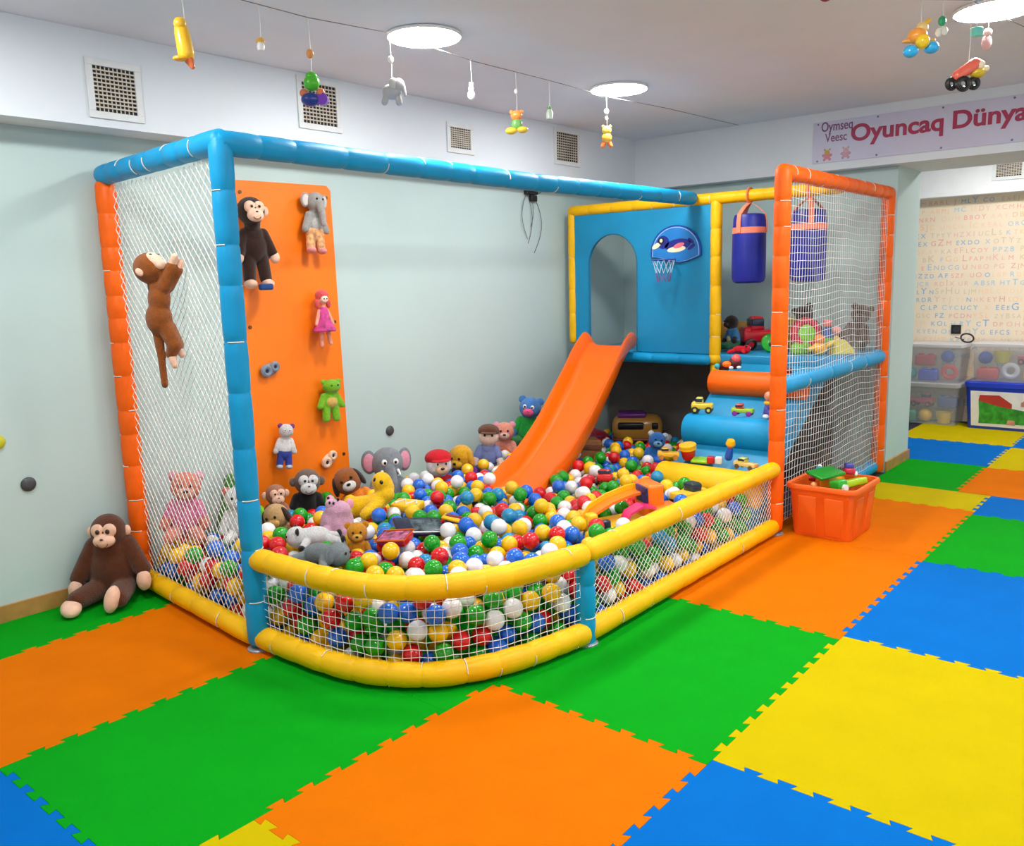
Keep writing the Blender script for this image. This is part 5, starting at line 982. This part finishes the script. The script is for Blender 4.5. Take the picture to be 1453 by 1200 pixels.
2346,2753,46,3, 3657,1458,246,4, 3080,1959,273,4, 2684,1601,277,0, 3340,2245,209,0, 3657,2011,200,2, 2920,1336,200,2, 6049,2666,208,1, 3721,1923,200,4, 2842,2021,261,2, 3921,1942,245,0, 2408,3391,118,0, 
4620,1132,97,3, 2464,3168,141,4, 2776,2749,272,4, 6209,2980,156,0, 4448,1959,227,4, 3099,1123,131,1, 4883,1183,200,1, 3300,2085,246,2, 2630,1479,200,0, 2401,2364,200,2, 5539,2231,250,1, 4918,2406,232,3, 
4130,3245,209,0, 2900,2829,240,3, 4680,1776,268,4, 4358,2932,251,3, 2710,1206,257,4, 5017,2292,272,3, 2667,3195,138,3, 5822,2055,239,4, 3558,1588,282,3, 2205,2268,173,1, 3410,3027,199,3, 3713,2011,271,4, 
5970,2782,199,4, 5256,2475,271,0, 4223,1142,130,3, 4663,2869,266,3, 6067,2819,218,0, 3162,1187,268,0, 4607,2045,280,1, 3848,2828,262,0, 4849,1134,267,0, 4814,1512,268,3, 5193,2544,261,2, 5753,2284,239,3, 
4115,2966,256,1, 6148,2656,225,0, 5051,2242,197,4, 6130,2334,264,3, 4465,3232,273,3, 4907,1193,303,4, 4730,1325,301,3, 2245,1815,343,0, 4693,3326,250,4, 2227,1963,343,4, 5890,2000,289,4, 6851,3003,85,2, 
2759,1961,200,0, 2702,2517,200,4, 4000,1943,200,2, 2543,2542,200,4, 5490,2219,176,0, 3065,1496,200,4, 2531,1628,200,2, 2865,1731,200,3, 4816,1088,46,2, 3346,1149,46,1, 3404,1766,200,3, 3876,1741,200,1, 
4252,1282,200,4, 2359,2849,46,4, 4288,2133,200,4, 4039,1845,200,1, 4548,1149,46,3, 3725,1417,200,2, 4401,2032,200,1, 2671,3027,247,1, 3867,1290,200,0, 4079,1244,200,4, 2519,1998,200,0, 4656,1430,200,1, 
3330,1710,200,0, 2861,3234,132,3, 2999,2561,200,1, 3996,2430,200,1, 4555,1230,200,2, 6818,3291,69,4, 3116,2000,200,0, 4144,2024,200,3, 6778,3097,85,3, 2297,2441,46,4, 2472,2257,200,2, 4021,2987,227,1, 
2578,2209,200,4, 4873,1752,200,4, 4657,1831,200,3, 3720,2756,199,0, 3639,2232,200,3, 3198,1430,200,3, 4737,1261,234,4, 2872,1423,200,2, 6894,3150,85,3, 3427,2831,189,0, 3028,1800,200,3, 2393,2168,200,4, 
3130,2117,200,0, 3168,2220,200,3, 3847,2615,200,4, 4559,1795,200,1, 4104,2668,200,4, 2677,2283,245,0, 2979,1683,253,4, 2706,1836,200,3, 2839,1491,250,5, 6832,1862,85,3, 3337,1775,262,1, 6930,2492,85,4, 
2802,3140,145,0, 3218,1207,200,3, 2341,3284,46,2, 3967,2695,200,1, 3423,1476,200,2, 5632,2277,168,5, 3521,1219,200,1, 3417,2558,200,2, 2520,2135,200,0, 4125,1776,200,4, 3889,2859,185,2, 4524,1310,230,1, 
4178,1219,200,4, 4425,1142,46,2, 3236,2981,207,2, 3300,2165,200,4, 2766,2386,200,0, 2560,1552,240,2, 6697,3203,85,4, 3501,1943,200,4, 2579,2764,198,1, 5161,1963,252,3, 2587,2074,200,3, 4931,3202,148,3, 
4520,2741,263,1, 2628,1973,200,0, 3204,2299,273,0, 2505,2195,266,4, 4524,1569,200,3, 3344,1304,200,1, 2903,3384,46,3, 3516,2158,200,0, 4912,2162,200,2, 4757,1889,200,3, 4246,1940,200,1, 2661,3406,113,1, 
2875,3359,128,4, 4491,1392,247,3, 6729,2666,128,4, 5758,1969,240,1, 3594,1829,200,2, 2645,1756,200,0, 3713,2384,200,3, 4243,1617,200,4, 4255,1440,269,0, 4097,1152,46,0, 3577,2571,200,1, 3021,2659,200,2, 
2526,1666,282,3, 3502,1538,200,1, 3677,2563,200,0, 4965,2274,200,0, 2431,2426,263,3, 2413,2291,260,2, 2645,3101,151,1, 6930,1868,85,4, 3776,2053,214,4, 4489,2977,234,0, 5371,2439,217,2, 3805,2887,207,4, 
2669,2787,232,3, 3173,1749,200,2, 3964,1165,275,3, 4091,2779,196,0, 3534,1898,272,4, 3315,2968,250,1, 2865,2499,200,4, 2803,1653,210,3, 4370,1432,263,3, 6948,2792,85,3, 4017,2801,243,1, 2677,2626,200,3, 
3563,2619,278,2, 3853,2129,200,0, 4935,1661,200,0, 5993,2113,198,0, 5051,2348,197,0, 3587,1698,215,4, 2853,2648,200,3, 4130,1679,200,1, 5012,2155,199,3, 2445,3022,162,5, 4859,1854,249,0, 2464,2746,200,5, 
2957,2774,197,0, 2470,2545,254,4, 2520,3276,46,1, 3748,2661,200,3, 6689,3114,128,3, 4428,3070,236,1, 2351,3079,46,3, 6022,2259,214,0, 3207,1077,46,2, 4878,2017,200,3, 3545,2295,237,4, 6936,2660,126,3, 
5789,2313,161,3, 3373,2309,265,5, 4738,1485,200,1, 2801,2454,248,4, 3709,1268,200,1, 2974,2997,207,3, 2646,2925,249,3, 3298,2363,255,3, 2776,2599,200,4, 2841,1588,261,4, 6609,2271,162,1, 6762,2373,149,0, 
3586,2907,256,4, 4532,1160,253,4, 5961,2659,228,2, 3441,2009,215,0, 2333,2839,132,1, 4070,2484,240,2, 3572,1148,82,0, 3547,1366,200,0, 4907,1598,263,1, 2704,2034,200,3, 3725,2274,200,3, 2561,1793,231,0, 
5579,2391,228,4, 3065,1891,200,0, 4907,2085,252,0, 4310,1124,46,3, 3880,2475,200,3, 6711,2991,98,1, 4065,2900,211,1, 2775,3282,117,4, 4598,1608,242,4, 2753,2840,248,1, 3884,3368,200,4, 5221,2144,205,4, 
6589,2598,152,2, 3276,2787,195,2, 6431,2611,160,1, 5599,1948,236,4, 3583,3320,184,0, 2582,2683,237,0, 3744,2959,233,0, 4609,2234,200,4, 2980,2201,213,4, 2741,1403,244,2, 6942,2371,141,5, 2953,2482,211,3, 
4100,2582,228,2, 4605,1070,170,1, 2541,3235,132,4, 3477,1161,279,3, 3634,2380,246,1, 5192,1804,260,0, 5228,2632,259,2, 4446,1134,213,0, 2832,1356,268,0, 4319,1884,244,1, 5327,2097,252,1, 4210,2846,187,3, 
4125,1601,267,2, 6460,2705,152,1, 2824,3101,223,4, 2374,3190,46,2, 4739,1560,252,1, 5471,2390,255,0, 6529,2908,158,2, 2500,2309,274,0, 2365,3134,117,0, 3559,1499,258,3, 3169,1033,195,1, 3631,1318,200,4, 
2292,2431,200,3, 3262,1225,277,4, 2346,2392,266,1, 4157,1880,200,3, 2541,3392,157,0, 2310,2653,131,1, 4925,2947,256,5, 2449,1805,253,4, 4344,1801,213,2, 3299,1127,235,4, 3307,1924,200,3, 5839,3410,151,0, 
2729,2562,273,4, 2694,2440,247,4, 5019,2532,264,3, 3627,1242,250,5, 6871,2285,165,1, 5749,2730,223,4, 2632,1411,260,2, 6352,3016,160,2, 6014,2874,170,2, 2265,2340,178,1, 2474,1569,283,3, 5024,1998,273,2, 
3235,1063,248,4, 3145,2408,242,4, 3901,2754,229,0, 4155,3379,200,1, 2791,3197,216,4, 3082,1273,253,3, 3202,1522,200,4, 6119,2018,212,3, 4829,1655,284,5, 6769,2270,165,3, 6112,2940,172,3, 6367,2715,147,0, 
4402,3248,210,1, 4841,1241,259,4, 2343,1659,271,4, 6948,2539,161,1, 3004,2144,279,3, 5594,2066,249,3, 4627,1500,266,0, 4680,1668,269,0, 4591,1719,274,3, 2503,2712,274,0, 6011,2973,208,1, 2437,3270,104,1, 
2934,1820,200,0, 2190,2289,260,0, 6861,2402,168,1, 6398,2099,157,3, 6812,3398,129,3, 2339,2583,181,1, 2378,2589,262,0, 4319,2793,220,0, 2690,1485,268,0, 4513,3407,183,1, 6142,2508,221,4, 5541,2325,173,0, 
3585,1170,285,2, 3501,3272,188,0, 2356,2828,228,2, 3641,2696,244,0, 4347,1696,229,0, 6598,2173,168,4, 2335,2203,263,2, 6371,2916,171,3, 3367,3103,220,0, 3173,3043,225,2, 4276,1615,284,0, 5579,2547,233,3, 
3486,2226,251,4, 3190,2764,214,3, 4517,1515,272,1, 4053,1133,243,0, 2328,2551,46,3, 4838,1334,284,0, 4812,1755,266,0, 3277,1106,104,2, 2339,2508,125,3, 2795,2629,283,1, 3876,1196,275,4, 2932,2694,231,3, 
6019,2438,236,4, 3006,2453,278,3, 2367,2489,278,0, 6940,2876,118,1, 2674,3315,104,3, 5682,1882,253,1, 4417,1692,285,4, 3975,1136,126,2, 2387,1923,285,2, 5472,1887,254,3, 3219,2465,200,0, 3253,2891,250,4, 
2316,2713,198,0, 2376,2122,276,1, 4378,1189,268,5, 4742,2323,200,0, 5788,2537,234,1, 6262,3061,164,3, 2273,2324,268,3, 4781,1428,255,3, 5653,2456,246,1, 4727,1177,271,2, 4806,2897,269,4, 2431,1705,265,3, 
3498,2554,241,0, 2916,1296,281,3, 4290,1757,273,0, 2721,3409,196,0, 4226,3185,223,2, 4349,3400,190,3, 3127,1358,200,1, 4789,1194,200,1, 3254,3084,230,1, 4396,1902,288,3, 4586,1983,200,0, 4513,3302,207,1, 
3683,3026,242,0, 5886,2824,223,2, 4737,1154,123,1, 2583,3313,115,1, 5871,2133,245,4, 3310,1390,200,1, 4296,1135,281,4, 5273,3136,218,4, 6934,3288,173,0, 4061,1620,200,0, 3466,1292,200,3, 5790,2810,240,0, 
5532,3224,194,4, 4131,3155,224,2, 3588,3263,254,4, 6204,3363,227,4, 2498,2795,310,3, 5922,2266,295,1, 4895,3352,240,4, 6219,2600,192,1, 6163,3279,205,3, 2209,2332,337,1, 6191,2190,214,4, 3128,1137,338,5, 
2460,1375,318,3, 5436,3314,236,3, 2913,1146,332,5, 2334,2056,321,0, 3237,1140,299,3, 4920,2878,315,4, 6072,3040,241,0, 6175,3033,221,2, 4443,1426,317,4, 2757,1215,334,4, 5259,3043,289,3, 3318,1095,325,4, 
6134,1966,287,2, 4040,1123,332,4, 3751,3106,268,4, 4902,1102,333,4, 5330,3197,256,2, 2673,1283,337,0, 4589,3357,243,0, 4329,3183,252,0, 5121,2566,323,1, 5785,3361,204,2, 4774,3264,270,4, 2446,2713,345,2, 
3360,2895,305,0,
]
NIND = 300
BC = {'red': (214, 16, 26), 'green': (14, 156, 20), 'blue': (22, 104, 214), 'yellow': (246, 194, 14), 'white': (236, 236, 238), 'teal': (20, 140, 190)}
CN = ['red', 'green', 'blue', 'yellow', 'white', 'teal']
bmat = [M(BC[c], .22, .03, 5, coat=.3) for c in CN]
bmesh_ = []
for k, c in enumerate(CN):
    me = bpy.data.meshes.new('ball_' + c); me.from_pydata([v * BR for v in ICO[3][0]], [], ICO[3][1]); me.materials.append(bmat[k])
    me.polygons.foreach_set('use_smooth', [True] * len(me.polygons)); bmesh_.append(me)
pos = [(BALLS[i] / 1000, BALLS[i + 1] / 1000, BALLS[i + 2] / 1000, BALLS[i + 3]) for i in range(0, len(BALLS), 4)]
MARKS = [(2.46, 2.10, 'the face down grey elephant'), (2.64, 2.43, 'the white and black plush animal'), (2.90, 2.56, 'the lilac plush pig'), (2.83, 2.28, 'the golden plush bear'), (2.87, 2.02, 'the red boat shaped tray'), (3.13, 2.11, 'the navy toy tablet'), (3.31, 2.03, 'the toy keyboard'), (3.47, 2.57, 'the flat yellow toy box'),
         (3.27, 2.66, 'the yellow sprawling plush toy'), (3.9, 3.2, 'the sitting grey elephant'), (4.22, 3.05, 'the doll with red cap'), (4.62, 3.1, 'the yellow plush dog'), (2.88, 2.99, 'the tan plush dog'), (3.22, 3.2, 'the black clad plush monkey'), (3.585, 3.08, 'the orange plush dog'), (4.72, 1.95, 'the red ribbed toy car'), (4.05, 1.34, 'the orange toy garage'), (4.60, 1.25, 'the yellow toy digger'),
         (5.72, 2.19, 'the blue plush bear by the ramp'), (4.25, 2.42, 'the foot of the slide'), (5.42, 2.68, 'the brown toy crate'), (4.86, 1.75, 'the left end of the yellow roll'), (2.55, 2.98, 'the white plush animal behind the net'), (2.38, 3.2, 'the pink plush bear behind the net')]
def zone(x, y, z):
    if z > .19:
        d, ph = min(((x - a) ** 2 + (y - b) ** 2, p) for a, b, p in MARKS)
        if d < .05: return 'lying beside ' + ph
    if z < .17 and y < 2.2 and (x < 3.05): return 'pressed behind the net of the curved front corner'
    if z < .17 and x < 2.4: return 'pressed behind the left side net'
    if z < .17 and y < 1.15: return 'low behind the net of the straight yellow rail' if x < 5.1 else 'on the floor under the tower'
    if x > 6.2: return 'in the shade under the raised platform'
    if x < 2.45 and y > 2.2: return 'just inside the left side net'
    if y < 1.7 and x < 3.2: return 'on top of the heap behind the curved yellow rail'
    if y < 1.45: return 'on top of the heap along the straight yellow rail'
    if x > 4.45 and y > 2.75: return 'on top of the heap between slide and long wall'
    if x > 4.4: return 'on top of the heap between slide and step ramp'
    if y > 2.6: return 'on top of the heap near the plush toys by the wall'
    return 'on top of the heap in the open middle of the pit'
for i, (x, y, z, c) in enumerate(pos[:NIND]):
    o = bpy.data.objects.new('pit_ball', bmesh_[c]); COL.objects.link(o); o.location = (x, y, z)
    zn = zone(x, y, z); tag(o, 'glossy %s plastic ball %s' % (CN[c], zn), 'ball', '%s balls %s' % (CN[c], zn))
if len(pos) > NIND:
    mb = MB()
    for x, y, z, c in pos[NIND:]: mb.cur = c; mb.ell((x, y, z), BR, n=2)
    o = mb.build('pit_balls', bmat, None, ang=180); tag(o, 'mass of remaining red, green, blue, yellow and white balls filling the pit', 'balls', kind='stuff')

# ---------------------------------------------------------------- view
sc.view_settings.view_transform = 'Standard'
sc.view_settings.look = 'None'
sc.view_settings.exposure = 0.0
sc.cycles.use_denoising = True
sc.cycles.max_bounces = 8; sc.cycles.transparent_max_bounces = 12; sc.cycles.sample_clamp_indirect = 6
